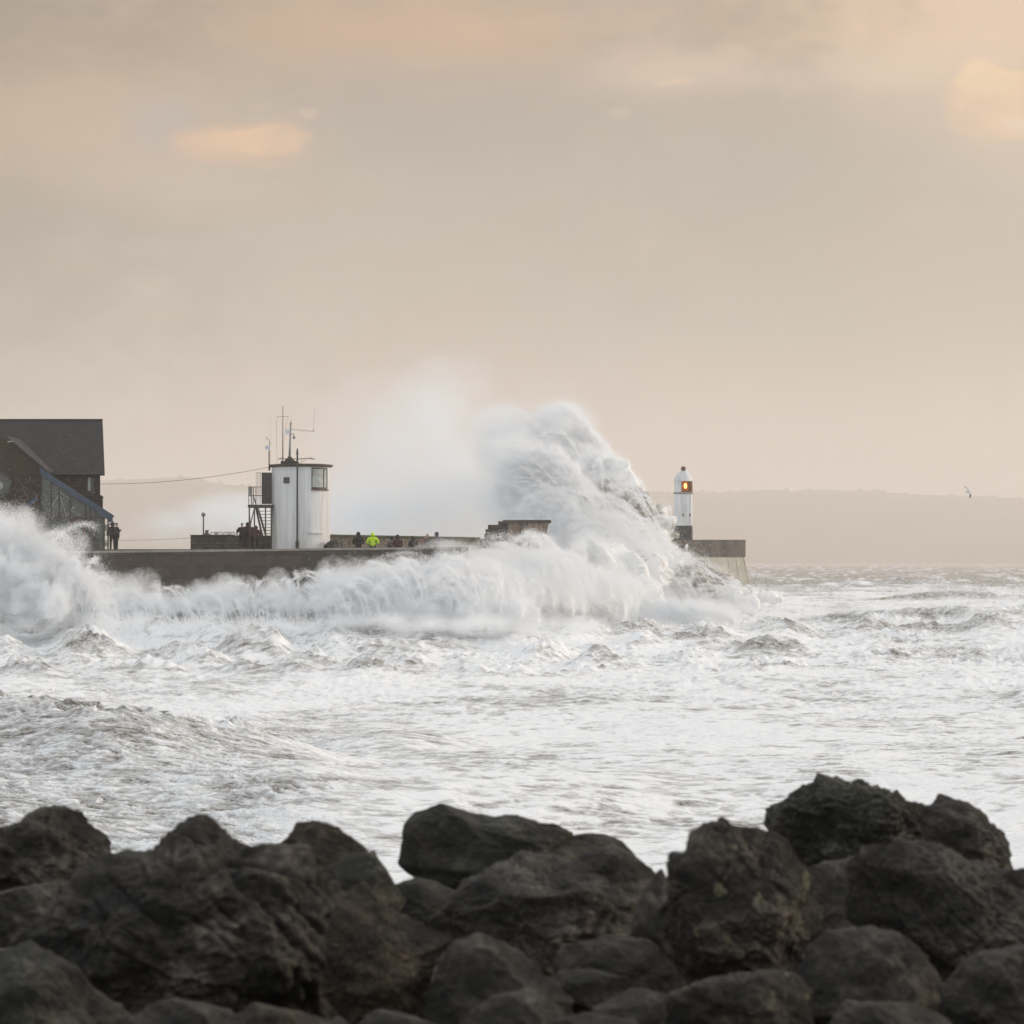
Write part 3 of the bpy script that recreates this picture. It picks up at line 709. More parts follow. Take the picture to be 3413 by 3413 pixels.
rocks = [
 ([(-60,1560),(30,1556),(60,1530),(100,1523),(150,1535),(200,1588),(225,1640),(150,1700),(60,1690),(-60,1690)],17,'rock','dark rounded boulder at the far left with its top against the water',5,.8,.3,1),
 ([(15,1800),(60,1720),(140,1665),(185,1605),(240,1590),(290,1578),(322,1553),(380,1556),(440,1572),(475,1580),(520,1580),(570,1600),(615,1650),(650,1700),(662,1760),(650,1850),(640,1920),(560,1960),(400,1960),(150,1940),(30,1880)],13,'rock','huge dark boulder with diagonal ridges, largest on the left',6,.7,1.0,1.2),
 ([(490,1600),(545,1580),(556,1555),(590,1546),(640,1560),(690,1600),(705,1640),(745,1668),(720,1720),(640,1720),(560,1680)],16,'rock_rust','rounded boulder with a rusty orange rim behind the huge left boulder',5,.7,0,.8),
 ([(595,1650),(650,1620),(705,1608),(735,1650),(765,1700),(740,1750),(660,1750),(610,1700)],15,'rock_green','flat faced grey green boulder under the orange rimmed one',5,.7,0,.6),
 ([(615,1760),(640,1690),(690,1668),(740,1716),(800,1750),(862,1775),(820,1830),(800,1930),(660,1940),(605,1880)],12.6,'rock_rust','boulder with a warm orange lit right shoulder left of centre',6,.7,.3,.8),
 ([(748,1640),(762,1560),(790,1530),(828,1511),(880,1528),(960,1540),(1040,1552),(1085,1572),(1130,1565),(1168,1582),(1200,1620),(1210,1700),(1100,1740),(850,1700),(775,1660)],16.5,'rock_green','big blocky grey green boulder standing highest at the centre',6,.7,0,.55),
 ([(1085,1625),(1120,1602),(1160,1596),(1200,1618),(1248,1655),(1250,1720),(1180,1740),(1090,1700)],15.6,'rock','low dark wedge boulder against the right end of the central block',5,.8,0,.6),
 ([(735,1668),(790,1655),(850,1680),(870,1730),(820,1770),(750,1750)],15.4,'rock_green','small dark green boulder in the gap below the central block',5,.8,0,.6),
 ([(805,1740),(880,1670),(940,1628),(1000,1612),(1060,1618),(1130,1650),(1205,1695),(1222,1760),(1190,1810),(1100,1850),(1000,1870),(900,1850),(820,1800)],14.4,'rock_pale2','wide domed boulder with pale veins in front of the central block',6,.8,.25,.8),
 ([(775,1960),(800,1870),(850,1785),(900,1762),(950,1775),(1010,1820),(1075,1890),(1090,1980)],12.5,'rock','smooth dark hump boulder at the bottom centre',5,.8,0,.7),
 ([(1030,1860),(1060,1790),(1140,1765),(1230,1775),(1300,1860),(1270,1930),(1110,1920)],13.3,'rock','dark boulder sunk in the shadow right of the veined dome',5,.8,0,.7),
 ([(1190,1740),(1215,1680),(1250,1640),(1290,1700),(1320,1810),(1300,1900),(1215,1870),(1185,1800)],13.7,'rock','narrow very dark boulder leaning on the tall lichen spotted one',5,.8,0,.6),
 ([(1250,1720),(1256,1640),(1275,1615),(1300,1612),(1302,1580),(1330,1550),(1362,1537),(1400,1548),(1430,1550),(1462,1580),(1500,1600),(1545,1665),(1560,1730),(1545,1810),(1515,1880),(1460,1920),(1380,1910),(1310,1870),(1270,1800)],13,'rock_lichen','tall upright boulder spotted with yellow green lichen',6,.7,.5,1.1),
 ([(1458,1570),(1468,1520),(1490,1500),(1520,1483),(1552,1471),(1600,1476),(1655,1477),(1700,1510),(1745,1530),(1790,1560),(1850,1600),(1820,1700),(1650,1720),(1550,1670),(1475,1620)],17,'rock_green','craggy boulder with the highest flat top on the right',6,.7,.3,1.5),
 ([(1725,1530),(1780,1505),(1830,1520),(1868,1548),(1895,1575),(1918,1640),(1900,1700),(1780,1680),(1740,1590)],16.4,'rock','craggy rounded boulder beside the flat topped one at the right',5,.7,.2,1.4),
 ([(1590,1690),(1605,1635),(1640,1602),(1700,1580),(1770,1590),(1850,1628),(1932,1642),(2020,1660),(2040,1900),(1900,1940),(1780,1900),(1660,1790),(1600,1740)],13.4,'rock','massive dark boulder filling the right edge of the photo',6,.7,.6,1.1),
 ([(1505,1650),(1560,1625),(1610,1618),(1655,1640),(1670,1760),(1600,1810),(1530,1780)],14.2,'rock_pale2','pale grey boulder wedged between the lichen boulder and the massive one',5,.8,0,.5),
 ([(1500,1870),(1525,1790),(1570,1760),(1650,1750),(1700,1765),(1775,1835),(1795,1900),(1750,1960),(1540,1960)],12.2,'rock','brown grey boulder with a sloping right face below the massive one',5,.8,.2,.8),
 ([(1770,1860),(1850,1800),(1990,1780),(2010,2000),(1780,2000)],12,'rock','dark boulder in the bottom right corner',5,.8,.2,.9),
 ([(1245,1990),(1262,1870),(1340,1850),(1440,1830),(1500,1835),(1532,1880),(1545,1990)],11.8,'rock_lichen','broad boulder with a crumbly top at the bottom, right of centre',5,.8,.2,1.1),
 ([(1025,1850),(1060,1832),(1120,1830),(1190,1848),(1210,1900),(1130,1930),(1050,1910)],12.8,'rock','small slab boulder with a pale top edge low at the centre',5,.9,.2,.7),
 ([(1100,1980),(1120,1900),(1190,1868),(1280,1880),(1310,1980)],12.1,'rock_pale2','grey boulder with a pale ridge at the bottom, right of the hump',5,.8,0,.7),
 ([(830,1990),(870,1925),(930,1880),(1000,1865),(1060,1900),(1100,1990)],11.6,'rock_pale2','brownish pointed boulder in front of the smooth hump',5,.8,.2,.7),
 ([(960,2000),(1010,1935),(1100,1912),(1200,1925),(1240,2000)],11.2,'rock','low boulder on the bottom edge just right of the pointed one',5,.8,0,.7),
 ([(600,2010),(650,1950),(710,1905),(790,1920),(860,1945),(900,2010)],11.5,'rock','dark low boulder on the bottom edge left of the pointed one',5,.8,.1,.8),
 ([(-60,1700),(40,1672),(150,1658),(210,1690),(180,1750),(60,1790),(-60,1790)],14.6,'rock_pale2','flattish grey boulder with a pale upper edge at the left edge',5,.9,.3,.7),
 ([(-80,1830),(50,1775),(130,1830),(230,1900),(280,2010),(-80,2010)],11.8,'rock_green','dark boulder in the bottom left corner with a green tinge',5,.8,.3,.9),
 ([(170,2010),(230,1920),(330,1885),(430,1910),(520,1960),(560,2010)],11.4,'rock','low dark boulder on the bottom edge under the huge left one',5,.8,.2,.9),
 ([(370,2010),(410,1925),(480,1893),(570,1910),(640,1940),(680,2010)],11.0,'rock_rust','small boulder with orange brown stains on the bottom edge at the left',5,.8,.2,.9),
 ([(1520,2010),(1580,1915),(1640,1890),(1730,1898),(1800,1930),(1830,2010)],11.3,'rock','rounded boulder on the bottom edge at the right',5,.8,.1,.8),
]
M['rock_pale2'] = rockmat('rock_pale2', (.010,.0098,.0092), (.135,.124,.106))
for i,(poly,d,mt,lb,sub,dp,stt,rg) in enumerate(rocks):
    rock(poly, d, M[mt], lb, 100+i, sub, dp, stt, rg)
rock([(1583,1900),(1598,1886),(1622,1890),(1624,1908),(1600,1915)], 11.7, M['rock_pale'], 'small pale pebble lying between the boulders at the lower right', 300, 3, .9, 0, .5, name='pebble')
# ================================================================== QUAY
DW = 228.0
LV = {'parts': None}
def wall_top(px): return np.interp(px, [-900,330,900,1100,1400,1560], [Z(1840,DW),Z(1838,DW),Z(1832,DW),Z(1828.5,DW),Z(1826.5,DW),Z(1825,DW)])
hw = empty('quay_wall', (X(700,DW), DW, 0), 'long dark wet concrete quay wall with a rounded right end below the white tower', 'wall')
pxs = list(range(-900, 1481, 60))
outl = [(X(p,DW), DW, float(wall_top(p))) for p in pxs]
# rounded end turning away from the camera
ccx, ccy, rr_ = X(1485,DW), DW+1.6, 1.6
for k in range(1,13):
    a_ = -math.pi/2 + math.pi*k/12
    outl.append((ccx+rr_*math.cos(a_), ccy+rr_*math.sin(a_), float(wall_top(1560))))
zb = outl[-1][2]
for p in reversed(pxs): outl.append((X(p,DW), DW+3.2, float(wall_top(p))))
def ringwall(outl, z0, off=0, top=None, lift=0):
    mb = MB(); n = len(outl)
    cxm = sum(o[0] for o in outl)/n
    def o2(i):
        x,y,z = outl[i]
        a = Vector(outl[(i+1)%n][:2])-Vector(outl[i-1][:2]); a.normalize(); nn = Vector((a.y,-a.x))
        return x+nn.x*off, y+nn.y*off, z
    for i in range(n):
        x,y,z = o2(i); mb.v.append((x,y,z0 if z0 is not None else z-lift))
    for i in range(n):
        x,y,z = o2(i); mb.v.append((x,y,z+(top or 0)))
    for i in range(n):
        j = (i+1)%n; mb.f.append((i,j,n+j,n+i))
    half = len(pxs)
    # top as strips front/back
    for i in range(n//2):
        a,b_,c_,d_ = i,i+1,n-2-i,n-1-i
        if b_ < c_: mb.f.append((n+a,n+b_,n+c_,n+d_)); mb.f.append((d_,c_,b_,a))
    return mb
M['quay'] = brickmat('quay_blocks', (.062,.054,.044), (.088,.076,.062), (.045,.039,.032), 2.6, .8, .025)
ringwall(outl, -4).build('wall_body', M['quay'], hw)
ringwall(outl, None, off=.06, top=.05, lift=.10).build('coping', M['coping'], hw)

DECK_R, DECK_L = Z(1822,236)-.95, Z(1831,234)
# raised promenade on the left, lower deck on the right
mb = MB().box((X(-900,DW)+1, DW+3.21, -3), (X(1100,236), 262, DECK_L)); 
tag(mb.build('promenade', M['concrete']), 'promenade behind the quay wall', None, None, 'structure')
mb = MB().box((X(1100,236)+.003, DW+3.21, -3), (X(1620,246), 250, DECK_R))
tag(mb.build('pier_deck', M['concrete']), 'pier deck behind the quay wall', None, None, 'structure')

# back parapet to the right of the tower
mb = MB()
mb.quadbox([(X(1080,242),242,DECK_R),(X(1600,244),244,DECK_R),(X(1600,244),245,DECK_R),(X(1080,242),243,DECK_R),
            (X(1080,242),242,Z(1787,242)),(X(1600,244),244,Z(1797,244)),(X(1600,244),245,Z(1797,244)),(X(1080,242),243,Z(1787,242))])
pw = mb.build('stone_parapet', M['stone']); tag(pw, 'rubble stone parapet behind the people on the pier', 'wall')
mb = MB()
mb.quadbox([(X(1080,242),241.9,Z(1787,242)+.002),(X(1600,244),243.9,Z(1797,244)+.002),(X(1600,244),245.1,Z(1797,244)+.002),(X(1080,242),243.1,Z(1787,242)+.002),
            (X(1080,242),241.9,Z(1787,242)+.14),(X(1600,244),243.9,Z(1797,244)+.14),(X(1600,244),245.1,Z(1797,244)+.14),(X(1080,242),243.1,Z(1787,242)+.14)])
cpp = mb.build('coping', M['moss'], pw)

# stepped bastion
bs = empty('stepped_bastion', (X(1720,246), 250, DECK_R), 'dark stone bastion with broad steps at its left end beside the breaking wave', 'bastion')
mb = MB()
d0 = 246
mb.prism([(X(1690,d0),Z(1822,d0)-3.5),(X(1812,d0),Z(1822,d0)-3.5),(X(1816,d0),Z(1800,d0)),(X(1830,d0),Z(1742,d0)),(X(1690,d0),Z(1742,d0))], d0, d0+7)
mb.build('stone_body', M['pierstone'] if 'pierstone' in M else M['stone'], bs)
MB().box((X(1676,d0),d0-.1,Z(1742,d0)+.002),(X(1837,d0),d0+7.1,Z(1733,d0))).build('coping', M['concrete'], bs)
for k,(xl,yt,yb) in enumerate([(1600,1794,1830),(1614,1778,1794),(1618,1762,1778),(1626,1748,1762),(1660,1736,1748)]):
    MB().box((X(xl,d0),d0+.05*k,Z(yb,d0)+.003),(X(1690,d0)-.003,d0+6,Z(yt,d0)-.03)).build('step', M['darkconc'] if 'darkconc' in M else M['concrete'], bs)

# breakwater from the bastion to the lighthouse, mostly hidden by the wave
mb = MB()
mb.quadbox([(X(1835,250),249,-3),(X(2230,400),398,-3),(X(2230,400)+1,406,-3),(X(1835,250)-1,256,-3),
            (X(1835,250),249,Z(1856,250)),(X(2230,400),398,Z(1800,400)),(X(2230,400)+1,406,Z(1800,400)),(X(1835,250)-1,256,Z(1856,250))])
bw_ = mb.build('breakwater', M['pier']); tag(bw_, 'long breakwater running behind the breaking wave to the lighthouse', 'breakwater')

# ================================================================== LIGHTHOUSE PIER HEAD
DL = 400.0
ph = empty('pier_head', (X(2370,DL), DL+3, 0), 'brown concrete pier head with a pale sloping apron under the lighthouse', 'pier')
MB().box((X(2232,DL),DL,Z(1857,DL)),(X(2485,DL),DL+7,Z(1799,DL))).build('parapet', M['pier'], ph)
mb = MB()
xa,xb,xc,xd = X(2232,DL),X(2480,DL),X(2528,DL),X(2200,DL)
zt,zb_ = Z(1857,DL)-.003, -1.5
mb.quadbox([(xd,DL-3.2,zb_),(xc,DL-3.2,zb_),(xc,DL+9,zb_),(xd,DL+9,zb_),(xa,DL+.05,zt),(xb,DL+.05,zt),(xb,DL+6.9,zt),(xa,DL+6.9,zt)])
mb.build('apron', M['apron'], ph)
mb = MB()
for px_ in (2425,2452,2478): mb.bar((X(px_,DL)+.0,DL-.0,zt), (X(px_,DL)+.9*(px_-2350)/130+.3,DL-3.28,zb_), .025)
mb.build('joint', M['pier'], ph)

LC = (X(2282,DL), DL+3.2)      # lighthouse axis
dl = DL+3.2
lh = empty('lighthouse', (LC[0], LC[1], Z(1799,DL)), 'small white lighthouse with a black foot and a red lamp on the pier head', 'lighthouse')
def zz(py): return Z(py, dl-1)
rb = 32/F*dl
HEX = math.radians(20)
MB().lathe(LC, [(rb*1.08,zz(1800)),(rb*1.06,zz(1752))], 6, HEX).build('base', M['black'], lh)
towermat = weathered('lighthouse_paint', (.5,.53,.54), (.78,.8,.81), .9, .55, .15, 10, mscale=(2.2,1,.3))
MB().lathe(LC, [(rb*1.055,zz(1752)+.003),(rb*1.0,zz(1646))], 6, HEX).build('shaft', towermat, lh)
MB().lathe(LC, [(rb*1.1,zz(1646)+.002),(rb*1.13,zz(1643)),(rb*1.13,zz(1641)),(rb*1.02,zz(1640))], 6, HEX).build('gallery', M['coping'], lh)
# lantern: metal drum with a glazed opening towards the right front
a_open0, a_open1 = math.radians(-103), math.radians(-8)
lr = 29.5/F*dl
mb = MB().arc_panel(LC, lr*.95, lr, a_open1, a_open0+2*math.pi, zz(1640)+.002, zz(1602), 28)
mb.build('lantern', towermat, lh)
MB().arc_panel(LC, lr*.55, lr*.6, math.radians(20), math.radians(250), zz(1639), zz(1603), 10).build('lantern_screen', weathered('lantern_lining', (.55,.42,.28), (.75,.62,.45), 3, .6, .1), lh)
glz = empty
m, nt3, b3 = newmat('lantern_glass'); b3.inputs['Transmission Weight'].default_value = 1; b3.inputs['Roughness'].default_value = .02; b3.inputs['Base Color'].default_value = (1,.9,.75,1); b3.inputs['IOR'].default_value = 1.05
MB().arc_panel(LC, lr*.955, lr*.975, a_open0+.02, a_open1-.02, zz(1638.5), zz(1603), 12).build('glass', m, lh)
mb = MB()
for k in range(5):
    a0_ = a_open0 + (a_open1-a_open0)*k/4; a1_ = a_open0 + (a_open1-a_open0)*(k+1)/4
    q0 = (LC[0]+lr*math.cos(a0_), LC[1]+lr*math.sin(a0_)); q1 = (LC[0]+lr*math.cos(a1_), LC[1]+lr*math.sin(a1_))
    if k in (0,4,2): mb.bar((*q0,zz(1639)),(*q0,zz(1602)), .06)
    if k < 4 and k % 2 == 0: mb.bar((*q0,zz(1604)),(*q1,zz(1637)), .05)
    if k < 4: mb.bar((*q0,zz(1638.6)),(*q1,zz(1638.6)), .06)
mb.build('glazing_bar', M['rust'], lh)
prof = [(lr*1.04*math.cos(t_), zz(1602)+ (zz(1568)-zz(1602))*math.sin(t_)) for t_ in [i*math.pi/2/10*.93 for i in range(11)]]
MB().lathe(LC, [(lr*1.05,zz(1603.5))]+prof, 24).build('dome', towermat, lh, smooth=True)
MB().lathe(LC, [(.26,zz(1568.5)),(.26,zz(1562)),(.34,zz(1561)),(.34,zz(1559)),(.12,zz(1554)),(.03,zz(1552.5))], 12).build('ventilator', M['rust'], lh)
lm, ntl, bl = newmat('lamp_glow'); bl.inputs['Emission Color'].default_value = (1,.36,.09,1); bl.inputs['Emission Strength'].default_value = 7; bl.inputs['Base Color'].default_value = (.8,.2,.05,1)
lm2, ntl, bl = newmat('lamp_core'); bl.inputs['Emission Color'].default_value = (1,.45,.08,1); bl.inputs['Emission Strength'].default_value = 7
lxp = LC[0]+6.5/F*dl
MB().ball((lxp, LC[1]-.35, zz(1619)), .24, sc_=(.75,.6,1.4)).build('lamp', lm, lh, smooth=True)
MB().ball((lxp, LC[1]-.40, zz(1616.5)), .07).ball((lxp, LC[1]-.40, zz(1621.5)), .07).build('bulb', lm2, lh, smooth=True)
for px_ in (2277,2300):
    dxx = X(px_,dl)
    MB().pbox(px_-2,1712,px_+2,1721,dl-rb*1.03-.06,.15).build('vent_slot', M['rust'], lh)

# ================================================================== WATCH TOWER
TC = (X(1003,232), 232.0); tr = 97/F*232
T = lambda py: Z(py, 230.3)
wt = empty('watch_tower', (TC[0],TC[1],DECK_L), 'round white watch tower with a flat dark roof and corner window', 'tower')
MB().lathe(TC, [(tr,T(1840)),(tr,T(1556))], 64).build('wall', M['white'], wt, smooth=False)
ro = MB().lathe(TC, [(tr*1.02,T(1556)+.002),(tr*1.1,T(1553)),(tr*1.1,T(1547)),(tr*.9,T(1545))], 64).build('roof', M['dark'], wt)
MB().box((X(938,231),230.2,T(1545)),(X(990,231),233,T(1536))).build('plinth', M['dark'], wt)
MB().lathe((X(964,231),231.5), [(.36,T(1536)),(.32,T(1528)),(.2,T(1526)),(.12,T(1520))], 16).build('mast_base', M['dark'], wt)
# eaves lip at the left, with the instrument mast
MB().bar((X(897,232),232,T(1566)),(X(900,232),232,T(1545)),.12).bar((X(899,232),232,T(1548)),(X(925,232),231.4,T(1553)),.1).build('bracket', M['dark'], wt)
for (a0_,a1_,py0,py1,nm,mt) in ((-65,-24,1562,1627,'window','pane'),):
    fr = MB()
    A0, A1 = math.radians(a0_), math.radians(a1_)
    r0_, r1_ = tr-.02, tr+.05
    fr.arc_panel(TC,r0_,r1_,A0,A1,T(1631),T(1624),12).arc_panel(TC,r0_,r1_,A0,A1,T(1563.5),T(1558),12)
    for aa in (A0, A1, A0+(A1-A0)*.72):
        fr.arc_panel(TC,r0_,r1_+.004,aa-.02 if aa!=A0 else aa,aa+.02 if aa==A0 else aa+.0,T(1624)+.002,T(1563.5)-.002,1)
    wi = fr.build('window', M['frame'], wt)
    MB().arc_panel(TC,tr-.015,tr+.012,A0,A1,T(1624),T(1563.5),12).build('pane', M['pane'], wi)
    MB().arc_panel(TC,tr+.013,tr+.02,A0+.03,A0+.36,T(1588),T(1567),6).build('blind', M['galv'], wi)
    MB().arc_panel(TC,tr+.002,tr+.12,A0-.02,A1+.05,T(1634),T(1631)-.002,12).build('sill', M['rust'], wt)
def az_of(px): return -math.pi/2 + math.asin(max(-1,min(1,(px-1003)/97)))
wi = MB()
A0,A1 = az_of(952), az_of(971)
wi.arc_panel(TC,tr-.02,tr+.05,A0,A1,T(1611),T(1608),3).arc_panel(TC,tr-.02,tr+.05,A0,A1,T(1594),T(1591),3)
wi.arc_panel(TC,tr-.02,tr+.052,A0,A0+.035,T(1608)+.002,T(1594)-.002,1).arc_panel(TC,tr-.02,tr+.052,A1-.035,A1,T(1608)+.002,T(1594)-.002,1)
wi = wi.build('window', M['frame'], wt); MB().arc_panel(TC,tr-.02,tr+.02,A0,A1,T(1608),T(1594),3).build('pane', M['panedark'], wi)
aa = az_of(1020); MB().arc_panel(TC,tr-.01,tr+.035,aa-.008,aa+.008,T(1836),T(1556),1).build('conduit', M['lightbox'], wt)
A0,A1 = az_of(1033), az_of(1076)
MB().arc_panel(TC,tr-.01,tr+.12,A0,A1,T(1778),T(1771),6).build('ledge', M['white'], wt)

def pole(mb, x, y, z0, z1, r): return mb.tube([(x,y,z0),(x,y,z1)], r, 8)
DT = 231.5
# main steel mast
ms = MB().tube([P(965,1527,DT),P(967,1470,DT),P(969,1415,DT)], [.085,.07,.05], 10).tube([P(969,1415,DT),P(969.5,1408,DT)],[.075,.06],10).tube([P(969.5,1408,DT),P(970,1398,DT)],[.03,.008],6).build('mast', M['galv'], wt, smooth=True)
MB().pbox(952,1432,964,1447,DT-.1,.25).build('antenna_box', M['lightbox'], ms)
MB().tube([P(968,1447,DT),P(977,1447,DT),P(980,1449,DT),P(980,1452,DT)], .025, 6).build('camera_bracket', M['dark'], ms)
MB().ball(P(980,1458,DT), .1, sc_=(1,1,1.3)).build('camera_dome', M['galv'], ms, smooth=True)
MB().tube([P(968,1431,DT),P(1047,1438,DT)], .02, 6).tube([P(1043.5,1438,DT),P(1044,1431,DT)],.03,6).tube([P(1044,1432,DT),P(1050,1358,DT)],.009,5).build('whip_aerial', M['galv'], ms)
# rusty flag pole with yard and halyards
fp = MB().tube([P(942,1545,DT+.4),P(943,1352,DT+.4)], [.035,.022], 8).build('flag_pole', M['rust'], wt)
MB().tube([P(925,1388,DT+.4),P(962,1388,DT+.4)], .012, 5).build('yard', M['rust'], fp)
MB().tube([P(925,1388,DT+.4),P(921.5,1410,DT+.4),P(921,1470,DT+.4),P(926,1548,DT+.4)],.009,4).tube([P(961,1388,DT+.4),P(953,1420,DT+.4),P(946,1470,DT+.4),P(944,1540,DT+.4)],.009,4).build('halyard', M['rust'], fp)
# instrument mast
im = MB().tube([P(897,1565,DT),P(897,1503,DT)], .045, 8).tube([P(898,1503,DT),P(898.5,1467,DT)], .02, 6).tube([P(898.5,1467,DT),P(896,1466,DT),P(889,1461,DT)],.014,5).tube([P(888,1456,DT),P(890,1460,DT),P(888,1463,DT)],.02,5).tube([P(898,1480,DT),P(902,1480,DT),P(902,1476,DT)],.012,5).build('instrument_mast', M['dark'], wt)
MB().pbox(884,1485,898,1498,DT-.1,.3).build('instrument_box', M['lightbox'], im)
MB().tube([P(902,1550,DT+.6),P(902,1385,DT+.6)], .005, 4).build('whip_aerial', M['galv'], wt)

# ------------------------------------------------ steel staircase and platform
ss = empty('steel_staircase', (X(868,231),231,DECK_L), 'dark steel staircase and landing on the left side of the white tower', 'staircase')
d1 = 230.6
MB().pbox(826,1682,907,1692,d1,1.5).build('platform', M['dark'], ss)
for px_,dd in ((829,d1),(846,d1),(829,d1+1.4),(883,d1),(902,d1)):
    MB().bar(P(px_,1692.3,dd)+Vector((.04,.05,0)), (X(px_,dd)+.04,dd+.05,DECK_L), .09).build('leg', M['dark'], ss)
MB().bar(P(830,1697,d1),P(838,1790,d1),.07).build('brace', M['rust'], ss)
MB().bar(P(847,1697,d1+.1),P(834,1752,d1+.1),.07).build('brace', M['rust'], ss)
zt0 = Z(1692,d1)
nst = 13; stz = (zt0-DECK_L)/nst
for k in range(1,nst):
    y_ = d1+.3+.10*k; xx0 = X(853+2.0*k,d1); z_ = zt0-stz*k
    MB().box((xx0,y_,z_-.035),(X(905,d1)-.02,y_+.26,z_)).build('tread', M['dark'], ss)
MB().bar((X(852,d1),d1+.3,zt0),(X(852+2*nst,d1),d1+.3+.1*nst,DECK_L),.06,.16).build('stringer', M['dark'], ss)
MB().bar((X(843,d1),d1+.2,zt0+.9),(X(858+2*nst,d1),d1+.2+.1*nst,DECK_L+.7),.05).bar((X(858,d1),d1+.5,zt0+.1),(X(868+2*nst,d1),d1+.5+.1*nst,DECK_L),.05).build('handrail', M['dark'], ss)
rl = MB()
for py_ in (1623,1652): rl.bar(P(829,py_,d1+.05),P(873,py_,d1+.05),.05)
for px_ in (829,837,840,845,853): rl.bar(P(px_,1682,d1+.05),P(px_,1623,d1+.05),.045)
for py_ in (1623,1652): rl.bar(P(829,py_,d1+.05),P(829,py_,d1+.05)+Vector((0,1.4,0)),.05)
rl.build('railing', M['dark'], ss)
MB().pbox(830.5,1625,837,1650,d1+1.0,.03).build('notice_panel', M['galv'], ss)
cg = MB()
for px_ in (854,859,863.5,868): cg.bar(P(px_,1681,d1+.3),P(px_,1576,d1+.3),.022)
cg.bar(P(854,1576,d1+.3),P(873,1576,d1+.3),.03)
cg.build('cage', M['dark'], ss)
MB().pbox(872,1575,906,1680,d1+.3,.08).build('door_panel', M['black'], ss)

# ------------------------------------------------ lamp standards
lp = empty('street_lamp', (X(991,229.5),229.5,Z(1832,229.5)), 'tall dark double armed lamp post with a spiked finial in front of the tower', 'street lamp')
dd = 229.5; xx = X(991,dd)
MB().lathe((xx,dd), [(.13,Z(1833,dd)),(.13,Z(1812,dd)),(.16,Z(1809,dd)),(.09,Z(1804,dd)),(.07,Z(1790,dd)),(.062,Z(1560,dd)),(.06,Z(1515,dd)),(.085,Z(1513,dd)),(.085,Z(1508,dd)),(.05,Z(1505,dd)),(.07,Z(1501,dd)),(.005,Z(1492,dd))], 12).build('post', M['black'], lp, smooth=False)
MB().tube([P(940,1529,dd),P(991,1530,dd),P(1035,1528,dd)], .028, 6).tube([P(993,1548,dd),P(1018,1533,dd)],.012,5).tube([P(1003,1542,dd),P(1004,1535,dd),P(1009,1533,dd)],.01,5).build('arm', M['black'], lp)
for a_,b_ in ((925,945),(1052,1031)):
    sgn = 1 if b_ > a_ else -1
    mb = MB(); c_ = (a_+b_)/2
    mb.quadbox([P(a_,1532,dd-.12),P(b_,1530,dd-.12),P(b_,1530,dd+.12),P(a_,1532,dd+.12),P(a_+3*sgn,1529,dd-.05),P(b_-4*sgn,1524,dd-.07),P(b_-4*sgn,1524,dd+.07),P(a_+3*sgn,1529,dd+.05)])
    mb.build('lamp_head', M['galv'], lp)
dd = 236.0
gl = empty('globe_lamp', (X(678,dd),dd,DECK_L), 'short lamp post with a single grey globe behind the low stone wall', 'street lamp')
MB().lathe((X(678,dd),dd), [(.07,DECK_L),(.05,DECK_L+.3),(.045,Z(1722,dd))], 10).build('post', M['dark'], gl)
MB().ball(P(678,1715,dd), .16, 16, 10).build('globe', glassy('globe', (.2,.21,.23), .2), gl, smooth=True)

# low stone wall left of the tower
mb = MB().box((X(635,234.6),234.6,DECK_L-.1),(X(912,234.6),235.1,Z(1785,234.6)))
lw = mb.build('low_stone_wall', M['darkstone']); tag(lw, 'low dark rubble wall left of the tower behind the barriers', 'wall')
MB().box((X(634,234.6),234.5,Z(1785,234.6)+.002),(X(780,234.6),235.2,Z(1782.5,234.6))).build('coping', M['concrete'], lw)
# crowd barriers
def barrier(px0, px1, label):
    e_ = empty('crowd_barrier', (X((px0+px1)/2,236.4),236.4,DECK_L), label, 'barrier', 'crowd barriers by the low wall')
    d_ = 236.4; mb = MB(); t_ = 1774
    zt_ = Z(t_,d_)
    mb.tube([(X(px0,d_),d_,DECK_L),(X(px0,d_),d_,zt_-.1),(X(px0+2,d_),d_,zt_),(X(px1-2,d_),d_,zt_),(X(px1,d_),d_,zt_-.1),(X(px1,d_),d_,DECK_L)], .022, 6)
    mb.tube([(X(px0,d_),d_,DECK_L+.2),(X(px1,d_),d_,DECK_L+.2)], .02, 6)
    mb.build('frame', M['dark'], e_)
    mb = MB()
    for k in range(1,10):
        xk = X(px0+(px1-px0)*k/10,d_); mb.bar((xk,d_,DECK_L+.2),(xk,d_,zt_-.02),.012)
    mb.build('bars', M['dark'], e_)
    return e_
b1_ = barrier(702,741,'crowd barrier with a red ringed round sign left of the other')
b2_ = barrier(745,783,'crowd barrier with a plain pale sign nearer the tower')
sg = MB().tube([(X(720,236),236.34,Z(1782,236)),(X(720,236),236.30,Z(1782,236))], .15, 20).build('sign', M['signwhite'], b1_)
rg = MB(); 
for k in range(20):
    a0_,a1_ = 2*math.pi*k/20, 2*math.pi*(k+1)/20; c_ = (X(720,236),236.285,Z(1782,236))
    rg.bar((c_[0]+.12*math.cos(a0_),c_[1],c_[2]+.12*math.sin(a0_)),(c_[0]+.12*math.cos(a1_),c_[1],c_[2]+.12*math.sin(a1_)),.02,.03)
rg.bar((c_[0]-.08,c_[1],c_[2]+.08),(c_[0]+.08,c_[1],c_[2]-.08),.02,.03)
rg.build('red_ring', M['signred'], sg)
MB().pbox(757,1777,772,1788,236.2,.03).build('sign', M['signwhite'], b2_)
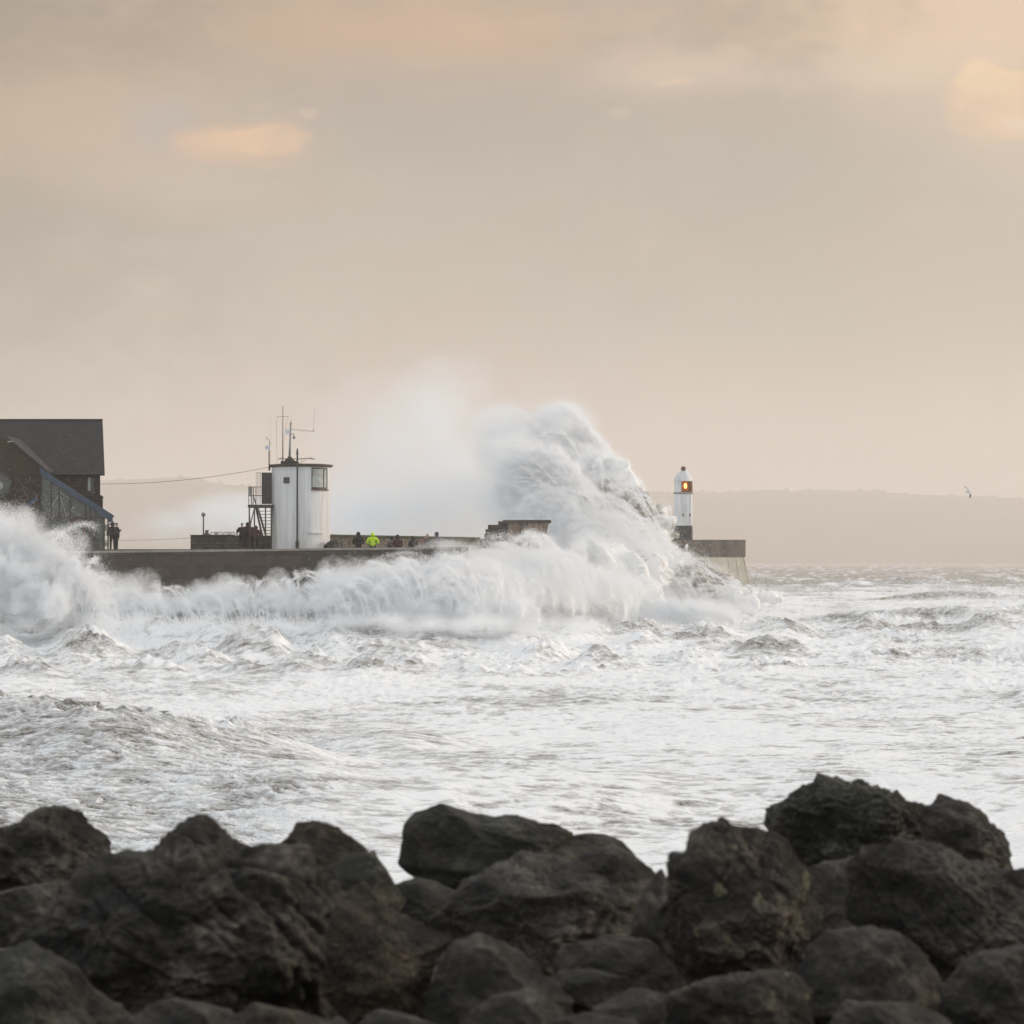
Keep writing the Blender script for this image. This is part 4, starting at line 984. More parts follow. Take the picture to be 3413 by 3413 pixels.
for px_, lb in ((693,'short dark post with a round knob beside the globe lamp'),(790,'short dark post with a round knob between the barriers and the group')):
    d_ = 236.3
    e_ = MB().lathe((X(px_,d_),d_), [(.05,DECK_L),(.04,Z(1775,d_)),(.07,Z(1773,d_)),(.03,Z(1771,d_)),(.06,Z(1768,d_)),(.005,Z(1765,d_))], 10).build('bollard', M['dark'])
    tag(e_, lb, 'bollard', 'knobbed posts at the barriers')
# dark covered mound at the foot of the tower
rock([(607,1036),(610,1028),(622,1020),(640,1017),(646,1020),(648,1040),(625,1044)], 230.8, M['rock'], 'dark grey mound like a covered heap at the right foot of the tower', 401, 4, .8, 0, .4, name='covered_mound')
bpy.data.objects['covered_mound']['category'] = 'mound'; del bpy.data.objects['covered_mound']['group']

# ================================================================== BOATHOUSE BUILDING (left)
DB = 244.0
bh = empty('brick_house', (X(100,DB),DB+4,DECK_L), 'dark brown brick house with a slate roof and a blue edged glazed lean-to', 'house')
gz = DECK_L
bx = lambda px, d_=None: X(px, d_ or DB)
bz = lambda py: Z(py,DB)
def slab(mb, xl, xr, y0, y1, z0, z1, dx=0.0):
    a = X(xr,y1)-dx
    return mb.quadbox([(X(xl,y0),y0,z0),(X(xr,y0),y0,z0),(a,y1,z0),(X(xl,y1),y1,z0),(X(xl,y0),y0,z1),(X(xr,y0),y0,z1),(a,y1,z1),(X(xl,y1),y1,z1)])
slab(MB(), -700, 334, DB, DB+10, gz, bz(1580), .3).build('wall', M['brick'], bh)
# main roof: two slopes meeting at a ridge, gable closed underneath
ridge_z = Z(1401, DB+5)
rx = lambda px, y_: X(px, y_)
mb = MB()
mb.quadbox([(rx(-720,DB-.5),DB-.5,bz(1586)),(rx(349,DB-.5),DB-.5,bz(1586)),(rx(342,DB+5),DB+5,ridge_z-.2),(rx(-720,DB+5),DB+5,ridge_z-.2),
            (rx(-720,DB-.5),DB-.5,bz(1577)),(rx(349,DB-.5),DB-.5,bz(1577)),(rx(342,DB+5),DB+5,ridge_z),(rx(-720,DB+5),DB+5,ridge_z)])
mb.quadbox([(rx(-720,DB+5),DB+5.003,ridge_z-.2),(rx(342,DB+5),DB+5.003,ridge_z-.2),(rx(340,DB+10.5)-.2,DB+10.5,bz(1586)),(rx(-720,DB+10),DB+10.5,bz(1586)),
            (rx(-720,DB+5),DB+5.003,ridge_z),(rx(342,DB+5),DB+5.003,ridge_z),(rx(340,DB+10.5)-.2,DB+10.5,bz(1577)),(rx(-720,DB+10),DB+10.5,bz(1577))])
rf = mb.build('roof', M['slate'], bh)
mb = MB(); xg = X(332,DB)
n0 = [(X(331,DB+.3),DB+.3,bz(1580)+.002),(X(331,DB+9.7)-.3,DB+9.7,bz(1580)+.002),(X(331,DB+5)-.1,DB+5,ridge_z-.25)]
mb.v = n0 + [(p[0]-.3,p[1],p[2]) for p in n0]; mb.f = [(0,1,2),(5,4,3),(0,3,4,1),(1,4,5,2),(2,5,3,0)]
mb.build('gable', M['brick'], bh)
MB().tube([(bx(-720),DB-.58,bz(1581)),(bx(350),DB-.58,bz(1581))], .07, 8).build('gutter', M['black'], rf)
MB().tube([(rx(-720,DB+5),DB+5,ridge_z+.02),(rx(342,DB+5),DB+5,ridge_z+.02)], .09, 8).build('ridge_tiles', M['slate'], rf)
wn = MB().pbox(290,1589,315,1646,DB-.06,.059).build('window', M['frame'], bh)
MB().pbox(293,1592,302,1636,DB-.09,.05).build('pane', M['pane'], wn); MB().pbox(304,1592,313,1644,DB-.09,.05).build('pane', M['panegrey'], wn)
# lower side block at the right
slab(MB(), 250, 343, DB-.4, DB+6, gz, bz(1655), .2).build('side_wall', M['brick'], bh)
MB().quadbox([(bx(250),DB-.45,bz(1655)+.003),(bx(346),DB-.45,bz(1655)+.003),(rx(345,DB+6),DB+6.1,bz(1655)+.003),(bx(250),DB+6.1,bz(1655)+.003),(bx(252),DB-.3,bz(1648)),(bx(334),DB-.3,bz(1648)),(rx(333,DB+6),DB+6,bz(1648)),(bx(252),DB+6,bz(1648))]).build('side_roof', M['slate'], bh)
# front gable wing
D2 = 240.0
ax_ = X(-10,D2)
mb = MB().prism([(X(-175,D2),gz),(X(152,D2),gz),(X(152,D2),Z(1577,D2)),(X(20,D2),Z(1462,D2)),(X(-45,D2),Z(1462,D2)),(X(-175,D2),Z(1577,D2))], D2, DB+2)
mb.build('gable_wing', M['brick'], bh)
MB().bar((X(25,D2),D2-.15,Z(1462,D2)),(X(156,D2),D2-.15,Z(1577,D2)),.12,.16).build('verge', M['slate'], bh)
MB().quadbox([(X(20,D2),D2-.1,Z(1463,D2)+.1),(X(156,D2),D2-.1,Z(1578,D2)+.1),(X(156,D2),DB+3,Z(1578,D2)+.1),(X(20,D2),DB+3,Z(1463,D2)+.1),
              (X(20,D2),D2-.1,Z(1463,D2)+.25),(X(156,D2),D2-.1,Z(1578,D2)+.25),(X(156,D2),DB+3,Z(1578,D2)+.25),(X(20,D2),DB+3,Z(1463,D2)+.25)]).build('wing_roof', M['slate'], bh)
MB().ball(P(34,1472,D2-.1), .14, sc_=(1.6,1,.6)).build('ridge_cap', M['framewhite'], bh)  # small pale flashing at the wing ridge, not a lamp
# round window
c_ = P(0,1615,D2-.04)
rw = MB()
for k in range(28):
    a0_,a1_ = 2*math.pi*k/28, 2*math.pi*(k+1)/28
    rw.bar((c_.x+.85*math.cos(a0_),c_.y,c_.z+.85*math.sin(a0_)),(c_.x+.85*math.cos(a1_),c_.y,c_.z+.85*math.sin(a1_)),.12,.25)
rw = rw.build('round_window', M['frame'], bh)
MB().tube([(c_.x,c_.y+.03,c_.z),(c_.x,c_.y,c_.z)], .78, 28).build('pane', M['panegrey'], rw)
MB().ball((c_.x-.02,c_.y-.05,c_.z-.1), .3, sc_=(.9,.2,1)).build('bull_eye', M['framewhite'], rw)
# glazed lean-to with blue verge boards
D3 = 236.0
p3 = lambda px,py: (X(px,D3), Z(py,D3))
MB().prism([p3(134,1560),p3(378,1717),p3(376,1736),p3(366,1742),p3(350,1722),p3(134,1580)], D3-.25, D3-.1).build('verge_board', M['blue'], bh)
MB().prism([p3(60,1702),p3(66,1712),p3(128,1664),p3(124,1654)], D3-.25, D3-.1).build('verge_board', M['blue'], bh)
ya_, yb_ = D3-.097, DB-.5
MB().quadbox([(X(134,ya_),ya_,Z(1566,D3)),(X(380,ya_),ya_,Z(1722,D3)),(X(376,yb_),yb_,Z(1722,D3)),(X(134,yb_),yb_,Z(1566,D3)),
              (X(134,ya_),ya_,Z(1560,D3)),(X(380,ya_),ya_,Z(1718,D3)),(X(376,yb_),yb_,Z(1718,D3)),(X(134,yb_),yb_,Z(1560,D3))]).build('lean_to_roof', M['slate'], bh)
MB().prism([p3(139,1586),p3(348,1722),p3(348,1832),p3(139,1832)], D3, D3+.05).build('glazing', M['panegrey'], bh)
slab(MB(), 358, 362, D3+.1, D3+4.5, gz, Z(1730,D3), .1).build('end_post', M['frame'], bh)
fm = MB()
for px_ in (140,170,197,234,285,300,318,348):
    ytop = 1586+(px_-139)/209*136
    fm.bar((X(px_,D3),D3-.03,Z(ytop,D3)),(X(px_,D3),D3-.03,gz),.08)
fm.bar((X(140,D3),D3-.05,Z(1726,D3)),(X(352,D3),D3-.05,Z(1726,D3)),.09,.16)
fm.build('mullions', M['frame'], bh)
fm = MB().bar(P(172,1688,D3-.04),P(194,1652,D3-.04),.04).bar(P(201,1655,D3-.04),P(222,1720,D3-.04),.04).bar(P(224,1720,D3-.04),P(248,1686,D3-.04),.04).bar(P(197,1640,D3-.04),P(236,1640+25,D3-.04),.035)
fm.build('roof_truss', M['framewhite'], bh)
dr = MB().pbox(232,1732,238,1830,D3-.12,.06).pbox(278,1732,285,1830,D3-.12,.06).pbox(238,1732,278,1738,D3-.12,.06).build('door_frame', M['rust'], bh)
MB().pbox(350,1748,357,1770,D3+.02,.05).build('white_panel', M['framewhite'], bh)
MB().pbox(350,1806,357,1818,D3+.02,.05).build('white_panel', M['framewhite'], bh)
MB().tube([P(376,1736,D3-.2),P(372,1742,D3-.2),P(363,1748,D3-.2),P(361,1760,D3-.2),P(361,1832,D3-.2)], .04, 8).build('downpipe', M['frame'], bh)
# promenade railing in front of the house
d_ = 232.5
rl_ = empty('railing', (X(290,d_),d_,DECK_L), 'dark promenade railing in front of the glazed lean-to', 'railing')
for px_ in (60,150,232,312,347):
    MB().lathe((X(px_,d_),d_), [(.06,DECK_L),(.05,Z(1782,d_)),(.08,Z(1779,d_)),(.02,Z(1774,d_))], 8).build('post', M['black'], rl_)
for py_ in (1783,1802,1820):
    MB().tube([P(-60,py_,d_),P(362,py_,d_)], .022, 6).build('rail', M['rail'], rl_)

# cables
def cable(a, b_, sag, r, label, mat):
    a = Vector(a); b_ = Vector(b_)
    pts = [a.lerp(b_, t/16) - Vector((0,0,sag*4*(t/16)*(1-t/16))) for t in range(17)]
    tag(MB().tube(pts, r, 5).build('cable', mat), label, 'cable')
cable(P(336,1613,244), P(896,1557,232), .32, .016, 'thin overhead cable from the brick house to the tower roof', M['rust'])
cable(P(366,1801,235), P(636,1793,235), .05, .010, 'thin rope stretched low between the house and the low stone wall', M['rust'])

# ================================================================== PEOPLE
def skin(name, nodes, edges, mat, parent=None, sub=1):
    me = bpy.data.meshes.new(name)
    me.from_pydata([n[0] for n in nodes], edges, [])
    o = bpy.data.objects.new(name, me); COL.objects.link(o)
    o.modifiers.new('skin','SKIN'); sl = me.skin_vertices[0].data
    for i,n in enumerate(nodes):
        r = n[1]; sl[i].radius = r if isinstance(r,(tuple,list)) else (r,r)
    sl[0].use_root = True
    md = o.modifiers.new('sub','SUBSURF'); md.levels = sub; md.render_levels = sub
    dg = bpy.context.evaluated_depsgraph_get()
    m2 = bpy.data.meshes.new_from_object(o.evaluated_get(dg)); m2.name = name
    bpy.data.objects.remove(o); bpy.data.meshes.remove(me)
    m2.materials.clear(); m2.materials.append(mat)
    m2.polygons.foreach_set('use_smooth', [True]*len(m2.polygons))
    o = bpy.data.objects.new(name, m2); COL.objects.link(o)
    if parent: o.parent = parent
    return o
def cloth(col): 
    return weathered('cloth', tuple(c*.8 for c in col), col, 5, .9, .15, 12)
SK = weathered('skin_tone', (.32,.19,.13), (.4,.25,.18), 4, .6, 0)
TR = cloth((.02,.02,.022))
def person(px, py_feet_or_z, d, h, coat, head, label, face=math.pi, arms='camera', hood=True, lean=0, wide=1.0, z=None):
    """standing figure; face is the heading (0 = looks away from the camera)"""
    zf = z if z is not None else Z(py_feet_or_z, d)
    e_ = empty('person', (X(px,d),d,zf), label, 'person', rz=face)
    s_ = h/1.55
    # local frame: +y is the facing direction, legs at +-x
    def v(x,y,z_): return (x*s_*wide if abs(x)>0 else 0, (y+lean*max(0,z_-.9))*s_, z_*s_)
    nodes = [(v(0,0,.95),.135*s_),(v(0,0,1.15),.125*s_),(v(0,-.01,1.38),.15*s_),(v(0,0,1.50),.06*s_),(v(0,.02,1.58),.075*s_),(v(0,.025,1.66),.09*s_),(v(0,.01,1.73),.06*s_)]
    ed = [(0,1),(1,2),(2,3),(3,4),(4,5),(5,6)]
    nodes += [(v(0,.115,1.635),.018*s_)]; ed += [(5,7)]
    for sx in (-1,1):
        b0 = len(nodes)
        nodes += [(v(.1*sx,0,.9),.09*s_),(v(.11*sx,.01,.5),.06*s_),(v(.12*sx,0,.09),.045*s_),(v(.13*sx,.14,.04),.04*s_)]
        ed += [(0,b0),(b0,b0+1),(b0+1,b0+2),(b0+2,b0+3)]
        b1 = len(nodes)
        if arms == 'camera': el, ha = v(.27*sx,.06,1.18), v(.1*sx,.26,1.34)
        elif arms == 'pockets': el, ha = v(.31*sx,-.04,1.12), v(.2*sx,.1,.98)
        else: el, ha = v(.27*sx,-.02,1.13), v(.27*sx,.08,.88)
        nodes += [(v(.2*sx,0,1.42),.07*s_),(el,.05*s_),(ha,.035*s_)]
        ed += [(2,b1),(b1,b1+1),(b1+1,b1+2)]
        hx,hy,hz_ = ha
        for q in range(3):
            nodes.append(((hx+(q-1)*.022*s_, hy+.06*s_, hz_+.02*s_),.011*s_)); ed.append((b1+2,len(nodes)-1))
    body = skin('body', nodes, ed, SK, e_)
    # trousers as slightly larger legs
    tn = [(v(0,0,.95),.15*s_)]; te = []
    for sx in (-1,1):
        b0 = len(tn); tn += [(v(.1*sx,0,.88),.105*s_),(v(.11*sx,.01,.5),.078*s_),(v(.12*sx,0,.12),.065*s_)]; te += [(0,b0),(b0,b0+1),(b0+1,b0+2)]
    skin('trousers', tn, te, TR, e_)
    for sx in (-1,1):
        skin('shoe', [(v(.12*sx,-.03,.055),.06*s_),(v(.13*sx,.17,.045),.05*s_)], [(0,1)], M['black'], e_)
    cn = [(v(0,0,.80),.25*s_),(v(0,0,1.05),.22*s_),(v(0,0,1.25),.21*s_),(v(0,-.01,1.4),.19*s_),(v(0,0,1.5),.12*s_)]
    ce = [(0,1),(1,2),(2,3),(3,4)]
    for sx in (-1,1):
        b1 = len(cn)
        if arms == 'camera': el, ha = v(.29*sx,.06,1.16), v(.13*sx,.22,1.32)
        elif arms == 'pockets': el, ha = v(.33*sx,-.04,1.12), v(.22*sx,.08,.99)
        else: el, ha = v(.29*sx,-.02,1.13), v(.28*sx,.06,.93)
        cn += [(v(.2*sx,0,1.40),.12*s_),(el,.095*s_),(ha,.07*s_)]; ce += [(3,b1),(b1,b1+1),(b1+1,b1+2)]
    skin('coat', cn, ce, coat, e_)
    if hood:
        skin('hood', [(v(0,-.04,1.5),.15*s_),(v(0,-.035,1.62),.16*s_),(v(0,-.03,1.73),.13*s_),(v(0,-.05,1.79),.06*s_)], [(0,1),(1,2),(2,3)], head, e_)
    else:
        skin('hat', [(v(0,0,1.66),.115*s_),(v(0,0,1.72),.11*s_),(v(0,0,1.765),.06*s_)], [(0,1),(1,2)], head, e_)
    return e_
zr = DECK_R
blk = cloth((.016,.018,.02)); mar = cloth((.07,.03,.03)); grn = cloth((.02,.035,.028)); hv = cloth((.62,.95,.02)); nav = cloth((.05,.05,.12)); pnk = cloth((.3,.13,.11)); red = cloth((.3,.08,.05)); gry = cloth((.14,.12,.12)); bei = cloth((.16,.11,.08))
person(375, 1838, 231.6, 1.84, blk, blk, 'person in dark clothes, left one of the pair standing by the glazed lean-to', .3, 'down')
person(388, 1838, 231.4, 1.80, blk, blk, 'person in dark clothes holding something up, right one of the pair by the lean-to', -1.2, 'camera', hood=False)
def ph_(toppx): return Z(toppx,234)-zr
person(1194, 0, 234, ph_(1783)/1.02, blk, blk, 'person in a black hooded coat, nearest the tower on the pier', 0.2, 'pockets', z=zr)
hvp = person(1242, 0, 234, ph_(1785)/1.02, hv, hv, 'person in a bright yellow green hooded jacket on the pier', 0.1, 'pockets', z=zr, wide=1.15)
skin('reflective_band', [((-.2,0,1.06),.1),((0,0,1.06),.185),((.2,0,1.06),.1)], [(0,1),(1,2)], cloth((.2,.45,.1)), hvp)
person(1306, 0, 235, ph_(1796)/1.02, gry, blk, 'person in dark grey half hidden behind the maroon coated one', 0.4, 'pockets', z=zr)
person(1326, 0, 234, ph_(1791)/1.02, mar, cloth((.03,.02,.02)), 'person in a dark maroon hooded coat on the pier', -.6, 'pockets', z=zr, wide=1.15)
person(1376, 0, 234, ph_(1795)/1.02, grn, grn, 'person in a dark green hooded coat on the pier', .5, 'pockets', z=zr, wide=1.05)
person(1414, 0, 234.6, ph_(1794)/1.02, pnk, red, 'person in a pinkish coat and rusty red hat on the pier', -.5, 'camera', hood=False, z=zr)
person(1424, 0, 234, ph_(1789)/1.02, gry, red, 'person in a grey coat and brick red hat beside the pinkish coated one', -1.0, 'camera', hood=False, z=zr)
person(1457, 0, 234, ph_(1783)/1.02, cloth((.13,.11,.13)), nav, 'person with a navy hood at the right end of the row on the pier', -.9, 'camera', z=zr, wide=1.1)
person(807, 1832, 233.2, 1.68, blk, cloth((.03,.02,.02)), 'person in dark clothes and a flat brown hat left of the staircase', .5, 'camera', hood=False, wide=1.1)
person(826, 1832, 233.6, 1.72, blk, blk, 'tall dark hooded person leaning beside the staircase legs', .2, 'pockets', lean=.1, wide=1.2)
person(853, 1832, 232.9, 1.50, cloth((.13,.04,.03)), cloth((.14,.04,.03)), 'person in a dark red hooded coat under the staircase', .2, 'pockets')
person(842, 1832, 233.9, 1.42, cloth((.06,.03,.02)), blk, 'shorter person in brown between the staircase legs', .1, 'pockets')
person(688, 1832, 236.0, 1.24, bei, bei, 'small person in a beige hood behind the low stone wall', .2, 'pockets', wide=1.15)

# ================================================================== SEAGULL
DG = 235.0
sg_ = empty('seagull', P(3226,1640,DG), 'white seagull with dark wing tips gliding over the sea at the right', 'bird')
gm = weathered('gull_white', (.55,.57,.6), (.7,.72,.74), 8, .8, 0); gd = weathered('gull_dark', (.03,.03,.03), (.07,.065,.06), 8, .8, 0)
def G(px,py,dy=0): return P(px,py,DG+dy)
MB().tube([G(3217,1641.2,.1),G(3220,1641,.08),G(3224,1640.5,.04),G(3228,1640,0),G(3232,1639.6,-.06),G(3234,1639.3,-.1),G(3235.5,1639.6,-.12)], [.035,.045,.075,.08,.06,.045,.008], 8).build('body', gm, sg_, smooth=True)
def wing(pts, name, mat, parent):
    mb = MB(); n = len(pts)
    for (px,py,dy,w_) in pts:
        c_ = G(px,py,dy); off = Vector((w_/2/F*DG*3,0,0))
        for s1 in (-1,1):
            for s2 in (-1,1): mb.v.append(tuple(c_+off*s1+Vector((0,.025*s2,0))))
    for i in range(n-1):
        b_ = 4*i
        mb.f += [(b_,b_+4,b_+6,b_+2),(b_+1,b_+3,b_+7,b_+5),(b_,b_+1,b_+5,b_+4),(b_+2,b_+6,b_+7,b_+3)]
    mb.f += [(0,2,3,1),(4*n-4,4*n-3,4*n-1,4*n-2)]
    return mb.build(name, mat, parent)
w1 = wing([(3226.5,1641,0,2.2),(3226,1635,-.1,2.2),(3225,1629,-.2,1.7),(3222,1626,-.3,1.2)],'wing',gm,sg_)
wing([(3222,1626,-.3,1.2),(3218,1623,-.4,1.0),(3213,1620,-.5,.3)],'wing_tip',gd,w1)
w2 = wing([(3227,1641,0,1.8),(3231,1644,.1,2.0),(3234,1648,.2,1.8)],'wing',gm,sg_)
wing([(3234,1648,.2,1.7),(3234.5,1653,.25,1.5),(3233,1658,.3,1.0),(3231.5,1661,.35,.3)],'wing_tip',gd,w2)

# ================================================================== BREAKING WAVE (core water body)
def blob_mesh(name, blobs, voxel, mat, label, seed, waterfn=None, amp=1.0, shrink=1.0):
    rs = np.random.RandomState(seed)
    bm = bmesh.new()
    for (px,py,r,d_) in blobs:
        R_ = max(r/F*d_*shrink - .55*amp, .3); c_ = P(px,py+(1-shrink)*r*.6,d_)
        ret = bmesh.ops.create_icosphere(bm, subdivisions=3, radius=R_)
        bmesh.ops.translate(bm, verts=ret['verts'], vec=c_)
        for k in range(2):
            a_ = rs.normal(size=3); a_ /= np.linalg.norm(a_); a_[1] = -abs(a_[1])
            ret = bmesh.ops.create_icosphere(bm, subdivisions=2, radius=R_*rs.uniform(.3,.5))
            bmesh.ops.translate(bm, verts=ret['verts'], vec=c_+Vector(a_*R_*.82))
    me = bpy.data.meshes.new(name); bm.to_mesh(me); bm.free()
    o = bpy.data.objects.new(name, me); COL.objects.link(o)
    md = o.modifiers.new('r','REMESH'); md.mode = 'VOXEL'; md.voxel_size = voxel
    ms_ = o.modifiers.new('s','SMOOTH'); ms_.iterations = 14; ms_.factor = .6
    dg = bpy.context.evaluated_depsgraph_get()
    m2 = bpy.data.meshes.new_from_object(o.evaluated_get(dg)); bpy.data.objects.remove(o); bpy.data.meshes.remove(me)
    n = len(m2.vertices); v_ = np.zeros(n*3, np.float32); m2.vertices.foreach_get('co', v_); v_ = v_.reshape(-1,3)
    nn = np.zeros(n*3, np.float32); m2.vertex_normals.foreach_get('vector', nn); nn = nn.reshape(-1,3)
    q = v_.astype(np.float64)
    # flow direction: spray thrown up and blown to the left, so billows stretch down-right
    ca, sa = math.cos(math.radians(48)), math.sin(math.radians(48))
    a_ = q[:,0]*ca - q[:,2]*sa; b_ = q[:,0]*sa + q[:,2]*ca
    wv_ = 1.2*pn(a_/5, q[:,1]/5, b_/5)
    b_ = b_ + wv_
    disp = .9*(.45-np.abs(pn(a_/4.4, q[:,1]/3.5, b_/2.8))*1.6) + .62*(.45-np.abs(pn(a_/2.2+7, q[:,1]/1.6, b_/1.2))*1.6) + .36*(.45-np.abs(pn(a_/1.1, q[:,1]/.8, b_/.55+3))*1.6) + .16*pn(a_/.6, q[:,1]/.4, b_/.28)
    v2 = v_ + nn*(disp*amp)[:,None].astype(np.float32)
    m2.vertices.foreach_set('co', v2.ravel().astype(np.float32)); m2.update()
    px_ = v2[:,0]/v2[:,1]*F+CX; py_ = HY-(v2[:,2]-EYE)/v2[:,1]*F
    foam = waterfn(px_,py_,a_,b_,q) if waterfn else np.full(n,.9)
    at = m2.attributes.new('foam','FLOAT','POINT'); at.data.foreach_set('value', foam.astype(np.float32))
    m2.materials.clear(); m2.materials.append(mat); m2.name = name
    m2.polygons.foreach_set('use_smooth', [True]*len(m2.polygons))
    o = bpy.data.objects.new(name, m2); COL.objects.link(o)
    tag(o, label, 'wave', None, 'stuff')
    nn2 = np.zeros(n*3, np.float32); m2.vertex_normals.foreach_get('vector', nn2)
    print(name, n)
    return v2, nn2.reshape(-1,3)

def g2(px,py,cx,cy,sx,sy): return np.exp(-((px-cx)/sx)**2-((py-cy)/sy)**2)
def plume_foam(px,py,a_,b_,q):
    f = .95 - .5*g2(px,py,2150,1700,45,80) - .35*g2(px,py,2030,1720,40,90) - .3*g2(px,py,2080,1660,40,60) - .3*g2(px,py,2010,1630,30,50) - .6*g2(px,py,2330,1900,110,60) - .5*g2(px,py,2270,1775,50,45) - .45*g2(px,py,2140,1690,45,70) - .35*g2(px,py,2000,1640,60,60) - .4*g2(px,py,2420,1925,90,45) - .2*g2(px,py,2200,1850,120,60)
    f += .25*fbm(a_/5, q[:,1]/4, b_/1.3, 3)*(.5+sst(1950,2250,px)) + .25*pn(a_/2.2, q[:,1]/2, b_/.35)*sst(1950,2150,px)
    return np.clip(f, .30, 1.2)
def chain(pts, step=30):
    out_ = []
    for a_, b_ in zip(pts[:-1], pts[1:]):
        n_ = max(1, int(math.hypot(b_[0]-a_[0], b_[1]-a_[1])/step))
        for k in range(n_): out_.append(tuple(a_[q]+(b_[q]-a_[q])*k/n_ for q in range(4)))
    return out_ + [pts[-1]]
pl = []
# rear crest, highest
pl += chain([(1800,1500,60,303),(1845,1455,66,303),(1885,1425,66,303),(1925,1450,62,303),(1965,1490,55,303),(2010,1530,55,302)])
pl += chain([(1830,1540,90,302),(1930,1560,90,302),(2000,1620,80,300)])
# front left billow
pl += chain([(1700,1570,55,285),(1760,1545,60,284),(1830,1550,62,283),(1890,1590,62,283),(1935,1650,62,283),(1975,1720,62,283),(2010,1790,66,283)])
pl += chain([(1740,1640,95,285),(1820,1680,110,284),(1890,1770,120,282),(1950,1860,120,280)], 50)
# right billow with hollow folds below
pl += chain([(1975,1545,50,296),(2035,1570,58,295),(2090,1605,58,294),(2125,1655,50,294),(2145,1710,42,294)])
pl += chain([(2050,1680,85,299),(2090,1780,90,298),(2120,1860,90,292)], 45)
pl += chain([(2040,1750,45,290),(2060,1830,60,287),(2080,1900,80,284)], 40)
# small curl by the lighthouse and the sheet running down to the right
pl += chain([(2170,1750,48,302),(2200,1722,42,302),(2228,1745,38,302),(2246,1785,30,301),(2256,1825,26,300)])
pl += chain([(2185,1825,66,299),(2235,1860,56,296),(2290,1893,50,294),(2360,1915,48,292),(2420,1945,42,290),(2480,1968,36,288),(2540,1985,30,287),(2600,2000,24,286)])
pl += chain([(1960,1900,110,276),(2080,1930,110,278),(2200,1930,100,284),(2300,1960,80,284),(2400,1990,60,284),(2500,2010,45,284)], 50)
pl += chain([(1700,1990,80,256),(1800,1980,95,258),(1900,1990,100,264),(2020,1995,100,268),(2150,2000,85,272)], 50)
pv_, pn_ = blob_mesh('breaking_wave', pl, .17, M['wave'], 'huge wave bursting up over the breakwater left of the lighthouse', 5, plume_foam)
fb = chain([(1080,2035,40,217),(1150,2000,55,217),(1250,1975,60,217),(1360,1975,66,217),(1480,1965,75,217),(1590,1940,90,218),(1700,1950,85,222),(1800,1975,80,228),(1920,2015,60,234)])
fb += chain([(1150,2050,50,214),(1300,2045,60,213),(1450,2040,75,212),(1620,2035,80,213),(1780,2045,70,216)])
fb += chain([(2120,2060,50,250),(2230,2050,66,252),(2330,2055,66,252),(2430,2070,50,254)])
fv_, fn_ = blob_mesh('wave_backwash', fb, .17, M['wave'], 'white backwash heaped against the quay wall', 9, lambda px,py,a,b,q: .95-.12*np.clip(fbm(a/3,q[:,1]/3,b/2,2),0,1), .75, .72)
lb_ = chain([(-120,1830,90,214),(10,1825,90,213),(110,1875,85,213),(190,1925,75,212),(255,1975,58,212),(330,2025,45,211)])
lb_ += [(-60,1830,95,214),(20,1840,90,213),(100,1890,80,213),(180,1935,70,213),(250,1980,55,212),(310,2020,45,211),(60,1960,120,210),(180,2010,80,208),(-80,1980,120,209)]
lv_, ln_ = blob_mesh('wave_burst', lb_, .17, M['wave'], 'white wave burst at the left edge against the quay wall below the house', 12, lambda px,py,a,b,q: .9-.35*np.clip(fbm(a/3,q[:,1]/3,b/2,2),0,1), .8, .78)

# droplets torn from those surfaces
def amplify(p_, r_, k, jit, rs=np.random.RandomState(77)):
    q_ = np.repeat(p_, k, axis=0) + rs.normal(0, jit, (len(p_)*k, 3)); q_[:,2] = np.maximum(q_[:,2], .02)
    return q_, np.repeat(r_, k)/math.sqrt(k)
def shell(v_, n_, cnt, out_, wind, rs, rad, base_d, keep=None):
    w_ = np.ones(len(v_)) if keep is None else keep(v_, n_)
    w_ = np.clip(w_,0,None); w_ /= w_.sum()
    k = rs.choice(len(v_), cnt, p=w_)
    e_ = rs.exponential(out_, cnt)
    p_ = v_[k] + n_[k]*e_[:,None] + rs.normal(0,.1,(cnt,3))
    # wind carries them to the left and up
    p_ = p_ + np.array(wind)[None,:]*(e_**1.2)[:,None]
    # clump
    c_ = fbm(p_[:,0]/1.3, p_[:,1]/1.3, p_[:,2]/.8, 3)
    ok = (c_ > -.35+rs.normal(0,.3,cnt)+.0*e_) & (p_[:,2] > 0)
    return p_[ok], np.full(ok.sum(), 1.0)*rs.uniform(.5,1.2,ok.sum())*rad
rs = np.random.RandomState(3)
def front(v_,n_): return np.clip(.25-n_[:,1],0,1)*.8 + np.clip(n_[:,2],0,1) + .02
A_ = []
def keep_pl(v_,n_):
    px_ = v_[:,0]/v_[:,1]*F+CX
    return front(v_,n_)*(1-.82*sst(1980,2160,px_))
A_.append(shell(pv_,pn_,480000,.22,(-.9,0,.35),rs,.024,290,keep_pl))
A_.append(shell(pv_,pn_,150000,.9,(-1.0,0,.5),rs,.022,290,keep_pl))
A_.append(shell(fv_,fn_,420000,.34,(-.6,0,.35),rs,.018,215,front))
A_.append(shell(lv_,ln_,380000,.32,(.1,0,.4),rs,.017,212,front))
A_.append(shell(lv_,ln_,60000,.7,(.1,0,.5),rs,.012,212,front))
ap_, ar_ = amplify(np.concatenate([a[0] for a in A_]), np.concatenate([a[1] for a in A_]), 3, .07)
droplets('burst_spray', ap_, ar_, 'dense white spray flying off the bursting waves')

